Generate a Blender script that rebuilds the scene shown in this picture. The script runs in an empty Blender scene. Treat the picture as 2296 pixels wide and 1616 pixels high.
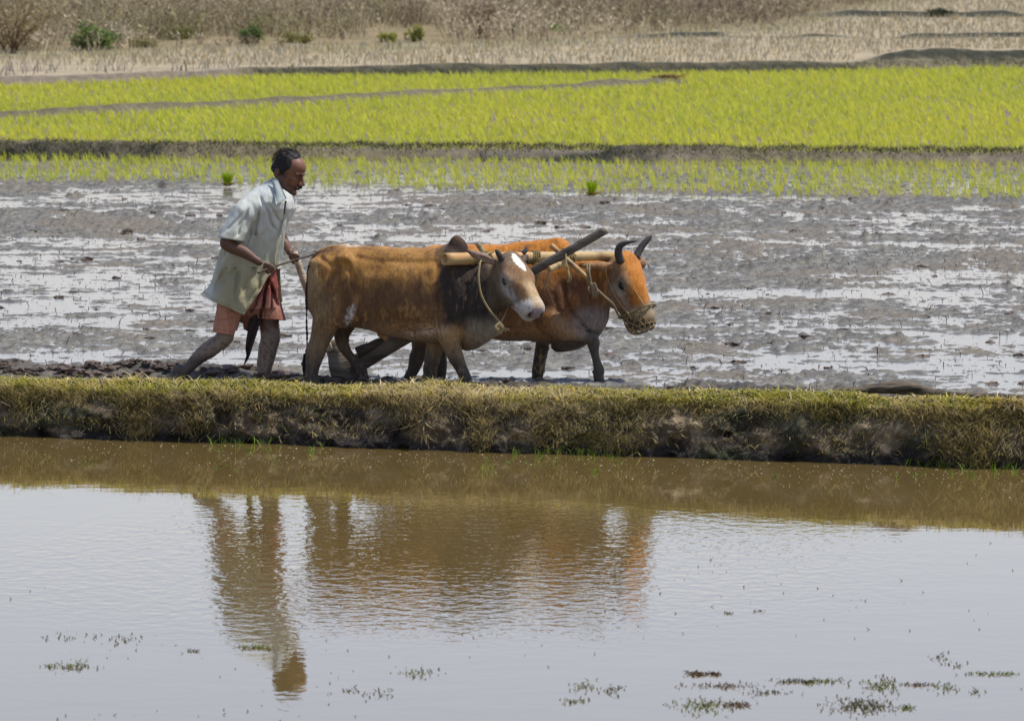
import bpy, math, random
import numpy as np
from mathutils import Vector
S_ = bpy.context.scene
# ------------------------------------------------------------------ camera
PITCH = math.atan(0.08107)
cam = bpy.data.cameras.new('camera'); camo = bpy.data.objects.new('camera', cam)
S_.collection.objects.link(camo); S_.camera = camo
camo.location = (0, 0, 4.0); camo.rotation_euler = (math.radians(90) - PITCH, 0, 0)
cam.sensor_width = 36; cam.lens = 243.6; cam.clip_start = 0.5; cam.clip_end = 6000
cam.dof.use_dof = True; cam.dof.focus_distance = 44.5; cam.dof.aperture_fstop = 9.0
S_.render.resolution_x = 1024; S_.render.resolution_y = 720
# ------------------------------------------------------------------ light
SUN = Vector((0.44, 0.04, 0.90)).normalized()       # direction towards the sun
SUN_EL = math.asin(SUN.z); SUN_AZ = math.atan2(SUN.x, SUN.y)
w = bpy.data.worlds.new('World'); S_.world = w; w.use_nodes = True
nt = w.node_tree
sky = nt.nodes.new('ShaderNodeTexSky'); sky.sky_type = 'NISHITA'; sky.sun_disc = False
sky.sun_elevation = SUN_EL; sky.sun_rotation = SUN_AZ
sky.air_density = 1.0; sky.dust_density = 0.4; sky.ozone_density = 3.0
bg = nt.nodes['Background']; bg.inputs['Strength'].default_value = 0.148
tint = nt.nodes.new('ShaderNodeMix'); tint.data_type = 'RGBA'; tint.blend_type = 'MULTIPLY'; tint.inputs[0].default_value = 1
tint.inputs[7].default_value = (1.60, 1.25, 1.18, 1)          # milky winter-haze sky
nt.links.new(sky.outputs[0], tint.inputs[6]); nt.links.new(tint.outputs[2], bg.inputs[0])
sl = bpy.data.lights.new('sun', 'SUN'); sl.energy = 4.6; sl.angle = math.radians(0.6); sl.color = (1.0, 0.95, 0.86)
so = bpy.data.objects.new('sun', sl); S_.collection.objects.link(so)
so.rotation_euler = (-SUN).to_track_quat('-Z', 'Y').to_euler()
S_.view_settings.view_transform = 'Standard'; S_.view_settings.look = 'None'
S_.view_settings.gamma = 1; S_.view_settings.exposure = 0.0

# ------------------------------------------------------------------ helpers
FD = 15536.0; CX = 1148.0; CY = 808.0
cb, sb = math.cos(PITCH), math.sin(PITCH)
def W(px, py, Y):
    "world point seen at (px,py) of the 2296x1616 photograph, standing at distance Y"
    q = (CY - py) / FD
    h = Y * (q * cb - sb) / (cb + q * sb)
    d = Y * cb - h * sb
    return np.array([(px - CX) / FD * d, Y, 4.0 + h])
def lin(r, g, b):
    c = np.array([r, g, b], float) / 255
    return .80 * np.where(c <= .04045, c / 12.92, ((c + .055) / 1.055) ** 2.4)
def _hash(ix, iy, iz, seed):
    h = (ix.astype(np.uint32) * np.uint32(374761393) + iy.astype(np.uint32) * np.uint32(668265263)
         + iz.astype(np.uint32) * np.uint32(2147483647) + np.uint32(seed * 977 + 13) * np.uint32(3266489917))
    h = (h ^ (h >> np.uint32(13))) * np.uint32(1274126177)
    h = h ^ (h >> np.uint32(16))
    h = (h * np.uint32(2246822519)); h ^= h >> np.uint32(15)
    return (h & np.uint32(0xffffff)).astype(np.float32) / np.float32(0xffffff)
def vn(x, y, z=0.0, seed=0):
    "value noise, -1..1"
    x = np.asarray(x, np.float32); y = np.asarray(y, np.float32) + 0 * x; z = np.asarray(z, np.float32) + 0 * x
    fx, fy, fz = np.floor(x), np.floor(y), np.floor(z)
    ix, iy, iz = fx.astype(np.int64), fy.astype(np.int64), fz.astype(np.int64)
    x, y, z = x - fx, y - fy, z - fz
    x = x * x * (3 - 2 * x); y = y * y * (3 - 2 * y); z = z * z * (3 - 2 * z)
    r = 0
    for a in (0, 1):
        for b in (0, 1):
            for c in (0, 1):
                wgt = (x if a else 1 - x) * (y if b else 1 - y) * (z if c else 1 - z)
                r = r + wgt * _hash(ix + a, iy + b, iz + c, seed)
    return r * 2 - 1
def fbm(x, y, z=0.0, seed=0, o=4, g=.5):
    r = 0; a = 1; s = 0
    for i in range(o):
        r = r + a * vn(np.asarray(x) * 2 ** i, np.asarray(y) * 2 ** i, np.asarray(z) * 2 ** i, seed + i * 7); s += a; a *= g
    return r / s
def sst(a, b, x):
    t = np.clip((x - a) / (b - a), 0, 1); return t * t * (3 - 2 * t)
def mixc(c, c2, m):
    m = np.asarray(m)[..., None]; return c * (1 - m) + np.asarray(c2) * m

def mesh_np(name, V, faces, mats, parent=None, col=None, smooth=True, mi=None):
    "faces: list of (n,k) int arrays"
    me = bpy.data.meshes.new(name); V = np.asarray(V, np.float32)
    me.vertices.add(len(V)); me.vertices.foreach_set('co', V.ravel())
    tot = []; idx = []
    for f in faces:
        f = np.asarray(f, np.int32)
        if len(f): tot.append(np.full(len(f), f.shape[1], np.int32)); idx.append(f.ravel())
    tot = np.concatenate(tot); idx = np.concatenate(idx)
    me.loops.add(len(idx)); me.loops.foreach_set('vertex_index', idx)
    me.polygons.add(len(tot)); st = np.concatenate([[0], np.cumsum(tot)[:-1]]).astype(np.int32)
    me.polygons.foreach_set('loop_start', st)
    me.polygons.foreach_set('use_smooth', np.full(len(tot), smooth))
    if mi is not None: me.polygons.foreach_set('material_index', np.asarray(mi, np.int32))
    me.update(calc_edges=True)
    if col is not None:
        a = me.color_attributes.new('col', 'FLOAT_COLOR', 'POINT')
        c = np.ones((len(V), 4), np.float32); c[:, :3] = col
        a.data.foreach_set('color', c.ravel())
    for m in (mats if isinstance(mats, (list, tuple)) else [mats]): me.materials.append(m)
    me.validate()
    o = bpy.data.objects.new(name, me); S_.collection.objects.link(o)
    if parent is not None: o.parent = parent
    return o
def recenter(o, p):
    "give a top-level mesh its origin at p"
    p = Vector([float(v) for v in p]); me = o.data
    me.transform(__import__('mathutils').Matrix.Translation(-p)); o.location = p
def empty(name, p, label=None, cat=None, group=None):
    o = bpy.data.objects.new(name, None); S_.collection.objects.link(o); o.location = [float(v) for v in p]
    o.empty_display_size = .1
    if label: o['label'] = label
    if cat: o['category'] = cat
    if group: o['group'] = group
    return o
def tag(o, label=None, cat=None, group=None, kind=None):
    if label: o['label'] = label
    if cat: o['category'] = cat
    if group: o['group'] = group
    if kind: o['kind'] = kind
    return o
def keep(o, parent):
    "parent without moving: child mesh is in world coordinates"
    o.parent = parent; o.matrix_parent_inverse = parent.matrix_basis.inverted() if False else __import__('mathutils').Matrix.Translation(-parent.location)
    return o

def mat(name, color=None, rough=.8, bump=0., bscale=40., bdist=.01, spec=.3, transl=0., var=0., vscale=6., stretch=None, metallic=0, sheen=0., rvar=0.):
    m = bpy.data.materials.new(name); m.use_nodes = True; n = m.node_tree; N = n.nodes; Lk = n.links
    p = N['Principled BSDF']; p.inputs['Roughness'].default_value = rough
    p.inputs['Specular IOR Level'].default_value = spec; p.inputs['Metallic'].default_value = metallic
    if sheen: p.inputs['Sheen Weight'].default_value = sheen
    if color is None:
        a = N.new('ShaderNodeVertexColor'); a.layer_name = 'col'; out = a.outputs['Color']
    else:
        a = N.new('ShaderNodeRGB'); a.outputs[0].default_value = (*[float(v) for v in color], 1); out = a.outputs[0]
    tc = N.new('ShaderNodeTexCoord'); geo = N.new('ShaderNodeNewGeometry')
    src = geo.outputs['Position']
    if stretch:
        mp = N.new('ShaderNodeMapping'); mp.inputs['Scale'].default_value = stretch[:3]
        if len(stretch) > 3: mp.inputs['Rotation'].default_value = stretch[3]
        Lk.new(src, mp.inputs[0]); src = mp.outputs[0]
    if var:
        t = N.new('ShaderNodeTexNoise'); t.inputs['Scale'].default_value = vscale; t.inputs['Detail'].default_value = 5
        Lk.new(src, t.inputs['Vector'])
        mr = N.new('ShaderNodeMapRange'); mr.inputs[1].default_value = .3; mr.inputs[2].default_value = .7
        mr.inputs[3].default_value = 1 - var; mr.inputs[4].default_value = 1 + var
        Lk.new(t.outputs[0], mr.inputs[0])
        vm = N.new('ShaderNodeVectorMath'); vm.operation = 'SCALE'
        Lk.new(out, vm.inputs[0]); Lk.new(mr.outputs[0], vm.inputs['Scale']); out = vm.outputs[0]
        if rvar:
            mr2 = N.new('ShaderNodeMapRange'); mr2.inputs[1].default_value = .35; mr2.inputs[2].default_value = .65
            mr2.inputs[3].default_value = rough - rvar; mr2.inputs[4].default_value = rough + rvar
            Lk.new(t.outputs[0], mr2.inputs[0]); Lk.new(mr2.outputs[0], p.inputs['Roughness'])
    Lk.new(out, p.inputs['Base Color'])
    if bump:
        t = N.new('ShaderNodeTexNoise'); t.inputs['Scale'].default_value = bscale; t.inputs['Detail'].default_value = 4
        Lk.new(src, t.inputs['Vector'])
        b = N.new('ShaderNodeBump'); b.inputs['Strength'].default_value = bump; b.inputs['Distance'].default_value = bdist
        Lk.new(t.outputs[0], b.inputs['Height']); Lk.new(b.outputs[0], p.inputs['Normal'])
    if transl:
        tr = N.new('ShaderNodeBsdfTranslucent'); Lk.new(out, tr.inputs[0])
        mx = N.new('ShaderNodeMixShader'); mx.inputs[0].default_value = transl
        Lk.new(p.outputs[0], mx.inputs[1]); Lk.new(tr.outputs[0], mx.inputs[2])
        Lk.new(mx.outputs[0], N['Material Output'].inputs[0])
    return m

def grid_faces(nx, ny):
    i = np.arange(nx - 1)[:, None] * ny + np.arange(ny - 1)[None, :]
    i = i.ravel(); return np.stack([i, i + ny, i + ny + 1, i + 1], 1)
def dense_axis(lo, hi, step, far, n=14):
    a = np.arange(lo, hi + step / 2, step); g = np.geomspace(step * 2, far, n)
    return np.concatenate([lo - g[::-1], a, hi + g])

def blades(B, H, Wd, lean, col, rng, bend=.35, tri=False):
    "one mesh of grass blades: B base (n,3), H height (n), Wd width (n), lean (n,2) horizontal tip offset as a share of height"
    n = len(B); th = rng.uniform(0, 2 * np.pi, n)
    wx = np.cos(th) * Wd / 2; wy = np.sin(th) * Wd / 2 * .6
    wv = np.stack([wx, wy, 0 * wx], 1)
    tip = B + np.stack([lean[:, 0] * H, lean[:, 1] * H, H], 1)
    if tri:
        V = np.stack([B - wv, B + wv, tip], 1).reshape(-1, 3)
        F = [np.arange(3 * n).reshape(n, 3)]; C = np.repeat(col, 3, 0)
        return V, F, C
    mid = B + np.stack([lean[:, 0] * H * bend, lean[:, 1] * H * bend, H * .6], 1)
    V = np.stack([B - wv * .8, B + wv * .8, mid + wv, mid - wv, tip], 1).reshape(-1, 3)
    b = np.arange(n)[:, None] * 5
    F = [b + np.array([[0, 1, 2, 3]]), b + np.array([[3, 2, 4]])]
    return V, F, np.repeat(col, 5, 0)
def join(parts):
    V = []; F = {}; C = []; off = 0
    for v, f, c in parts:
        V.append(v); C.append(c)
        for q in f:
            q = np.asarray(q); F.setdefault(q.shape[1], []).append(q + off)
        off += len(v)
    return np.concatenate(V), [np.concatenate(x) for x in F.values()], np.concatenate(C)

def tube(pts, r, n=10, cap=True, hollow=False):
    "round tube along a polyline; r number or list"
    P = np.asarray(pts, float); m = len(P); r = np.full(m, r) if np.isscalar(r) else np.asarray(r, float)
    T = np.gradient(P, axis=0); T /= np.linalg.norm(T, axis=1)[:, None] + 1e-9
    ref = np.array([0, 0, 1.]) if abs(T[0, 2]) < .9 else np.array([1., 0, 0])
    A = np.cross(T[0], ref); A /= np.linalg.norm(A); V = []
    for i in range(m):
        A = A - T[i] * A.dot(T[i]); A /= np.linalg.norm(A); Bn = np.cross(T[i], A)
        a = np.linspace(0, 2 * np.pi, n, endpoint=False)
        V.append(P[i] + r[i] * (np.cos(a)[:, None] * A + np.sin(a)[:, None] * Bn))
    V = np.concatenate(V); F = []
    for i in range(m - 1):
        j = np.arange(n); k = (j + 1) % n
        F.append(np.stack([i * n + j, i * n + k, (i + 1) * n + k, (i + 1) * n + j], 1))
    F = [np.concatenate(F)]
    if cap and not hollow:
        V = np.concatenate([V, P[:1], P[-1:]]); j = np.arange(n); k = (j + 1) % n; c = m * n
        F.append(np.concatenate([np.stack([k, j, np.full(n, c)], 1), np.stack([(m - 1) * n + j, (m - 1) * n + k, np.full(n, c + 1)], 1)]))
    return V, F
def spline(pts, n=8):
    P = np.asarray(pts, float)
    if len(P) < 3: return np.stack([P[0] + (P[-1] - P[0]) * t for t in np.linspace(0, 1, n)])
    Q = np.concatenate([[2 * P[0] - P[1]], P, [2 * P[-1] - P[-2]]]); out = []
    for i in range(1, len(Q) - 2):
        for t in np.linspace(0, 1, n, endpoint=False):
            a, b, c, d = Q[i - 1:i + 3]
            out.append(.5 * (2 * b + (c - a) * t + (2 * a - 5 * b + 4 * c - d) * t * t + (3 * b - a - 3 * c + d) * t ** 3))
    out.append(P[-1]); return np.array(out)
def tubes(name, lst, m, parent=None, col=None, n=10):
    parts = []
    for pts, r in lst:
        v, f = tube(pts, r, n); parts.append((v, f, np.zeros((len(v), 3))))
    V, F, C = join(parts)
    return mesh_np(name, V, F, m, parent, col=None if col is None else np.tile(col, (len(V), 1)))
# ================================================================== setting
rng = np.random.default_rng(5)
MUDZ = 0.20
WZ = -.06                                             # level of the pond
def front_line(x): return 42.98 - 0.349 * x          # foot of the near bank
def bank_w(x): return np.interp(x, [-70, -3.2, 0, 3.0, 70], [.50, .50, .66, .35, .35])
def crest_h(x): return .268 + (.33 - .268) * sst(-3.2, 3.0, x)
# --- far ground sheet, out to the horizon
def edge_bund2(x): return 72.6 - .14 * x
def bund3(x): return 87.6 + 1.30 * x * (x < 2) + 2.6 * (x >= 2) + 0 * x
def far_edge(x): return np.interp(x, [-80, -6.6, -3, 2.1, 7, 80], [88.5, 89.4, 92.4, 93.3, 95.3, 97])
xs = dense_axis(-10, 10, .08, 1500, 16); ys = np.concatenate([[-600, 0, 60, 71, 72.5], np.arange(73.2, 128, .12), 128 + np.geomspace(.4, 3200, 30)])
X, Y = np.meshgrid(xs, ys, indexing='ij')
fe = far_edge(X); e2 = edge_bund2(X)
z = np.where(Y < e2 - .15, -.5, .29 - .1 * (1 - sst(e2 - .1, e2 + .05, Y)))
z = z + (.12 * sst(fe - .03, fe + .06, Y)) * (Y > e2)
n1 = fbm(X * 1.1, Y * .9, 0, 3)
z = z + (Y > fe) * n1 * .035
bump_ = lambda c, w_, h: h * np.exp(-((Y - c) / w_) ** 2)
rough_ = 1 + .5 * fbm(X * 1.6, Y * .5, 0, 9)
ed = e2 + .09 * vn(X * 1.3, 1.1, 0, 7) + .05 * vn(X * 5, 1.1, 0, 8)
z += .095 * sst(ed - .03, ed + .05, Y) * (1 - sst(e2 + .14, e2 + .36, Y)) * (1 + .5 * fbm(X * 3.2, Y * 2.2, 0, 9, 4, .7)) * (Y > e2 - .15)
z = np.where((Y > e2 - .15) & (z < .16), .16, z)
z += np.where(X < 2.3, bump_(np.interp(X, [-80, -6, 2.3], [78.5, 80.2, 90.3]), .20, .10) * rough_, 0)
z += np.where((X > -3.6) & (X < 4.6), (.045 * sst(fe - .05, fe + .04, Y) * (1 - sst(fe + .15, fe + .4, Y)) * sst(-3.6, -2.2, X) * (1 - sst(3.9, 4.6, X))) * (1 + .4 * vn(X * 2, 3.3)), 0)
z += np.where(X > 4.7, (.13 * sst(4.7, 5.4, X) * sst(-.05, .1, Y - np.interp(X, [4.7, 7, 80], [95.0, 95.9, 98.5])) * (1 - sst(.6, 1.3, Y - np.interp(X, [4.7, 7, 80], [95.0, 95.9, 98.5])))) * rough_, 0)
z += bump_(104.6, .2, .07) * sst(.5, 2.5, X) * rough_ * sst(-.25, .05, vn(X * 1.1, 5.5))
z += bump_(114.2, .25, .11) * sst(3.8, 5.8, X) * (1 - .6 * sst(8, 8.6, X)) * rough_
z = np.where(Y > 130, .42 + np.clip((Y - 130) * .004, 0, 3), z)
mudc = lin(122, 112, 98); straw = lin(174, 160, 130); olive = lin(128, 125, 78); dirt = lin(140, 126, 92)
c = np.tile(mudc, (*X.shape, 1))
c = mixc(c, straw, sst(fe, fe + .6, Y))
sc_edge = np.interp(X, [-9, 0, 1.2, 4.2, 9], [97, 102, 104, 110, 135])     # where the scrub begins
c = mixc(c, dirt, sst(sc_edge - .5, sc_edge + 1.2, Y + n1 * 1.2))
c = mixc(c, olive, .8 * np.exp(-((Y - sc_edge + 1.2) / 1.4) ** 2) * (Y > fe) * sst(-.6, .5, n1))
green_b = .9 * (np.exp(-((Y - e2 - .25) / .35) ** 2) * (1 - .6 * sst(.0, .5, n1)) + np.exp(-((Y - np.interp(X, [-80, -6, 2.3, 80], [78.5, 80.2, 90.3, 96])) / .35) ** 2) + np.exp(-((Y - fe - .3) / .4) ** 2) * (X > -3.6))
dk = lin(104, 98, 72)
c = mixc(c, dk, np.clip(green_b, 0, 1))
c = mixc(c, lin(44, 46, 36), sst(.22, .12, np.abs(Y - ed + .06)) * (Y > e2 - .4) * (.65 + .35 * sst(-.3, .2, fbm(X * 3, Y * 3, 0, 44))))      # shade painted dark on the faces of the field banks
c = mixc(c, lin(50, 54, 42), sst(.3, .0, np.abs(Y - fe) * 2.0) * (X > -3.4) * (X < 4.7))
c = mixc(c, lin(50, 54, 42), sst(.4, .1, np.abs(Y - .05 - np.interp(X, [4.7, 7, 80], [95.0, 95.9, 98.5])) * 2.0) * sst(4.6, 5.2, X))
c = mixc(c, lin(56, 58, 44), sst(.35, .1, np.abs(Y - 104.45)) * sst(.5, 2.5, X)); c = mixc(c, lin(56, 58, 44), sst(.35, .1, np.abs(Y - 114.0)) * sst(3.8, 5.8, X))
c = mixc(c, lin(150, 138, 108), .35 * np.exp(-((Y - ed - .27) / .10) ** 2) * sst(-.3, .3, fbm(X * 1.5, Y * 3, 0, 45)))
c = mixc(c, lin(84, 82, 66), sst(.08, .2, z - .44) * (Y > 94) * (Y < 118) * sst(1.0, 2.2, X))
c = c * (1 + .22 * fbm(X * 3, Y * 2, 0, 21))[..., None]
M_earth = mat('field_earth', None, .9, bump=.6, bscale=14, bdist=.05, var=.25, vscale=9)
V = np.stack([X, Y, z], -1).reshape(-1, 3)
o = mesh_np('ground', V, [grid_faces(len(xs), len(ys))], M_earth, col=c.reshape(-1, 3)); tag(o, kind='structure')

# --- puddled mud field in front
xs = dense_axis(-5.6, 5.6, .016, 90, 16); ys = np.concatenate([np.arange(42.2, 47, .02) if False else np.arange(40.5, 43.0, .1), np.arange(43.0, 72.0, .033), np.arange(72.0, 74.6, .08)])
X, Y = np.meshgrid(xs, ys, indexing='ij')
u = X + .30 * Y * 0; 
wx = X + .25 * vn(X * .7, Y * .5, 0, 2); wy = Y + .5 * vn(X * .4, Y * .5, 0, 4)
big = vn(wx * .55, wy * .85, 0, 11) * .55 + vn(wx * 1.3, wy * 1.9, 0, 12) * .35
mid = fbm(wx * 3.4, wy * 4.6, 0, 14, 4, .6)
fine = fbm(X * 17, Y * 11, 0, 17, 3, .7)
crumb = np.maximum(0, vn(X * 24, Y * 15, 0, 31)) ** 2
wet = big + .35 * mid
z = MUDZ - .0005 + .009 * wet + .014 * np.clip(mid, -.35, 1) + .023 * fine * (.55 + .8 * sst(-.2, .3, wet)) + .018 * crumb * sst(-.2, .25, wet)
lump = sst(.80, .97, vn(X * 2.6, Y * 2.2, 0, 41)); z += lump * (.022 + .04 * fine)
# churned strip along the near bank, deeper furrow beside it
cl = front_line(X) + bank_w(X)
ridge = np.exp(-((Y - cl - .95) / .30) ** 2)
z += ridge * (.035 + .05 * sst(-1.2, -2.0, X) + .03 * sst(.8, 1.4, X)) * (1 + .7 * fbm(X * 4, Y * 4, 0, 51)) 
z += ridge * .03 * fbm(X * 16, Y * 16, 0, 52, 3) * sst(-.9, -1.8, X)
z += .12 * sst(cl + .25, cl - .15, Y) * 0
z = np.where(Y < cl + .1, MUDZ - .09, z); z = np.where(Y < cl - .25, -.3, z)
z = np.where(Y > edge_bund2(X) + .35, MUDZ - .1, z)
# soft bank side where the field meets the next bank
z = np.where(Y > edge_bund2(X) - .05, MUDZ - .12, z)
g1 = lin(132, 129, 117); g2 = lin(90, 87, 77); g3 = lin(122, 112, 94)
c = np.tile(g1, (*X.shape, 1)); c = mixc(c, g2, sst(-.2, .5, fine)); c = mixc(c, g3, sst(.0, .5, vn(X * 1.5, Y * 1.1, 0, 71)) * .7)
c = mixc(c, lin(34, 31, 26), .9 * sst(.05, .35, fbm(X * 9, Y * 14, 0, 18, 4, .7)) * sst(.02, .05, z - MUDZ))
c = mixc(c, lin(74, 66, 54), .6 * sst(edge_bund2(X) - .6, edge_bund2(X), Y))
c = mixc(c, lin(66, 58, 46), ridge * .75)
M_mud = mat('wet_mud', None, .6, bump=.9, bscale=60, bdist=.012, spec=.4, var=.3, vscale=22, rvar=.15)
V = np.stack([X, Y, z], -1).reshape(-1, 3); 
mudX, mudY, mudZ = X, Y, z
o = mesh_np('mud', V, [grid_faces(len(xs), len(ys))], M_mud, col=c.reshape(-1, 3)); tag(o, kind='structure')

def water_mat(name, deep, rough, bump_nodes):
    m = bpy.data.materials.new(name); m.use_nodes = True; n = m.node_tree; N = n.nodes; Lk = n.links
    p = N['Principled BSDF']; p.inputs['Base Color'].default_value = (*deep, 1); p.inputs['Roughness'].default_value = rough
    p.inputs['IOR'].default_value = 1.36; p.inputs['Specular IOR Level'].default_value = .5
    g = N.new('ShaderNodeNewGeometry'); h = None
    for (sc, rot, amp, det, mask) in bump_nodes:
        mp = N.new('ShaderNodeMapping'); mp.inputs['Scale'].default_value = sc; mp.inputs['Rotation'].default_value = (0, 0, rot)
        Lk.new(g.outputs['Position'], mp.inputs[0])
        t = N.new('ShaderNodeTexNoise'); t.inputs['Scale'].default_value = 1; t.inputs['Detail'].default_value = det
        Lk.new(mp.outputs[0], t.inputs['Vector'])
        mu = N.new('ShaderNodeMath'); mu.operation = 'MULTIPLY'; mu.inputs[1].default_value = amp; Lk.new(t.outputs[0], mu.inputs[0]); o_ = mu.outputs[0]
        if mask:                                        # breeze patch: a soft ellipse on the water (cx, cy, rx, ry)
            mm = N.new('ShaderNodeMapping'); mm.vector_type = 'POINT'
            mm.inputs['Location'].default_value = (-mask[0] / mask[2], -mask[1] / mask[3], 0); mm.inputs['Scale'].default_value = (1 / mask[2], 1 / mask[3], 0)
            Lk.new(g.outputs['Position'], mm.inputs[0])
            ln = N.new('ShaderNodeVectorMath'); ln.operation = 'LENGTH'; Lk.new(mm.outputs[0], ln.inputs[0])
            mr = N.new('ShaderNodeMapRange'); mr.interpolation_type = 'SMOOTHSTEP'; mr.inputs[1].default_value = .6; mr.inputs[2].default_value = 1.1; mr.inputs[3].default_value = 1; mr.inputs[4].default_value = mask[4]
            Lk.new(ln.outputs['Value'], mr.inputs[0])
            m2 = N.new('ShaderNodeMath'); m2.operation = 'MULTIPLY'; Lk.new(o_, m2.inputs[0]); Lk.new(mr.outputs[0], m2.inputs[1]); o_ = m2.outputs[0]
        if h is None: h = o_
        else:
            ad = N.new('ShaderNodeMath'); Lk.new(h, ad.inputs[0]); Lk.new(o_, ad.inputs[1]); h = ad.outputs[0]
    b = N.new('ShaderNodeBump'); b.inputs['Strength'].default_value = 1; b.inputs['Distance'].default_value = 1
    Lk.new(h, b.inputs['Height']); Lk.new(b.outputs[0], p.inputs['Normal'])
    return m
M_wmud = water_mat('film_water', tuple(lin(104, 98, 90)), .12, [((9, 9, 1), .2, .0012, 2, None), ((40, 40, 1), .2, .0005, 2, None)])
V = np.array([[-120, 30, 0], [120, 30, 0], [120, 74.2, 0], [-120, 74.2, 0]], float)
V[:, 1] = [front_line(-60) + .4, front_line(60) + .3, edge_bund2(120) + .2, edge_bund2(-120) + .2]; V[:2, 0] = [-60, 60]; V[:, 2] = MUDZ
M_wmud.node_tree.nodes['Principled BSDF'].inputs['IOR'].default_value = 1.24
o = mesh_np('field_water', V, [np.array([[0, 1, 2, 3]])], M_wmud); tag(o, kind='structure')
M_pond = water_mat('pond_water', tuple(lin(114, 96, 56)), .015,
    [((11, 7.5, 1), .35, .0030, 2.2, (-.5, 36.6, 2.9, 3.8, .08)), ((26, 19, 1), -.3, .0008, 1, (-.5, 36.6, 2.9, 3.8, .15)), ((1.4, 2.2, 1), .1, .0010, 2, None)])
V = np.array([[-160, -60, WZ], [160, -60, WZ], [160, front_line(160) + .25, WZ], [-160, front_line(-160) + .25, WZ]], float)
o = mesh_np('pond_water', V, [np.array([[0, 1, 2, 3]])], M_pond); tag(o, kind='structure')

# --- near bank: an earth bund between pond and field
xs = dense_axis(-3.9, 3.9, .009, 70, 14)
prof = np.array([(-.10, -.12), (-.03, -.05), (.0, .0), (.02, .04), (.035, .09), (.05, .14), (.085, .19), (.15, .225), (.28, .25), (.45, .268), (.62, .28), (.82, .285), (.93, .275), (1.0, .245), (1.06, .19), (1.15, .12), (1.3, .05)])
tt = np.linspace(0, len(prof) - 1, 120); po = np.interp(tt, np.arange(len(prof)), prof[:, 0]); pz = np.interp(tt, np.arange(len(prof)), prof[:, 1])
k_ = np.ones(7) / 7
po = np.convolve(np.pad(po, 3, 'edge'), k_, 'valid'); pz = np.convolve(np.pad(pz, 3, 'edge'), k_, 'valid')
X, PO = np.meshgrid(xs, po, indexing='ij'); PZ = np.tile(pz, (len(xs), 1))
wd = bank_w(X)
face_t = sst(.0, .16, PO) ; H = (crest_h(X) - WZ) / .285
sc2 = np.where(PO > .085, .085 + (PO - .085) * (wd - .085) / (1.0 - .085), PO)
facew = .16 * (1 + .7 * vn(X * .9, 2.2, 0, 5) + .6 * vn(X * 2.6, 8.2, 0, 6))         # the face leans more or less steeply
Yb = front_line(X) + sc2 + np.clip(facew * .55, .01, .22) * sst(-.02, .3, PZ) * (1 - sst(.15, .8, PO))
onface = sst(-.08, .02, PZ) * (1 - sst(.12, .3, PO))
Yb += onface * (.09 * fbm(X * 3.5, PZ * 7, 0, 8, 3) + .06 * fbm(X * 13, PZ * 18, 0, 9, 4, .6))
holes = sst(.45, .8, fbm(X * 6, PZ * 9, 0, 19, 2)); Yb += onface * holes * .12
Zb = WZ + PZ * H + (sst(.0, .12, PZ)) * (.020 * fbm(X * 2.2, Yb * 3, 0, 10, 3) + .012 * fbm(X * 12, Yb * 12, 0, 13, 3)) * (1 - .5 * onface)
Zb += onface * .02 * vn(X * 9, PZ * 12, 0, 15)
soil = lin(122, 108, 84); soil2 = lin(66, 58, 44); soil3 = lin(166, 148, 118)
nf = fbm(X * 7, PZ * 14 + Yb * 5, 0, 23, 4)
c = np.tile(soil, (*X.shape, 1)); c = mixc(c, soil2, sst(-.1, .45, -nf)); c = mixc(c, soil3, sst(.15, .5, nf) * .8)
c = mixc(c, lin(40, 38, 36), sst(.10, .02, PZ + .03 * nf) * .9); c = mixc(c, lin(62, 68, 44), onface * sst(.1, .5, vn(X * 4, PZ * 9, 0, 77)) * .7)              # wet foot
turf = sst(.10, .22, PO + .05 * nf); c = mixc(c, lin(104, 100, 58), turf * .8); 
M_bank = mat('bank_soil', None, .92, bump=1., bscale=55, bdist=.03, var=.35, vscale=30)
bank = mesh_np('earth_bank', np.stack([X, Yb, Zb], -1).reshape(-1, 3), [grid_faces(len(xs), len(po))], M_bank, col=c.reshape(-1, 3)); tag(bank, kind='structure')
BX, BY, BZ, BPO, BPZ = X, Yb, Zb, PO, PZ
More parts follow.
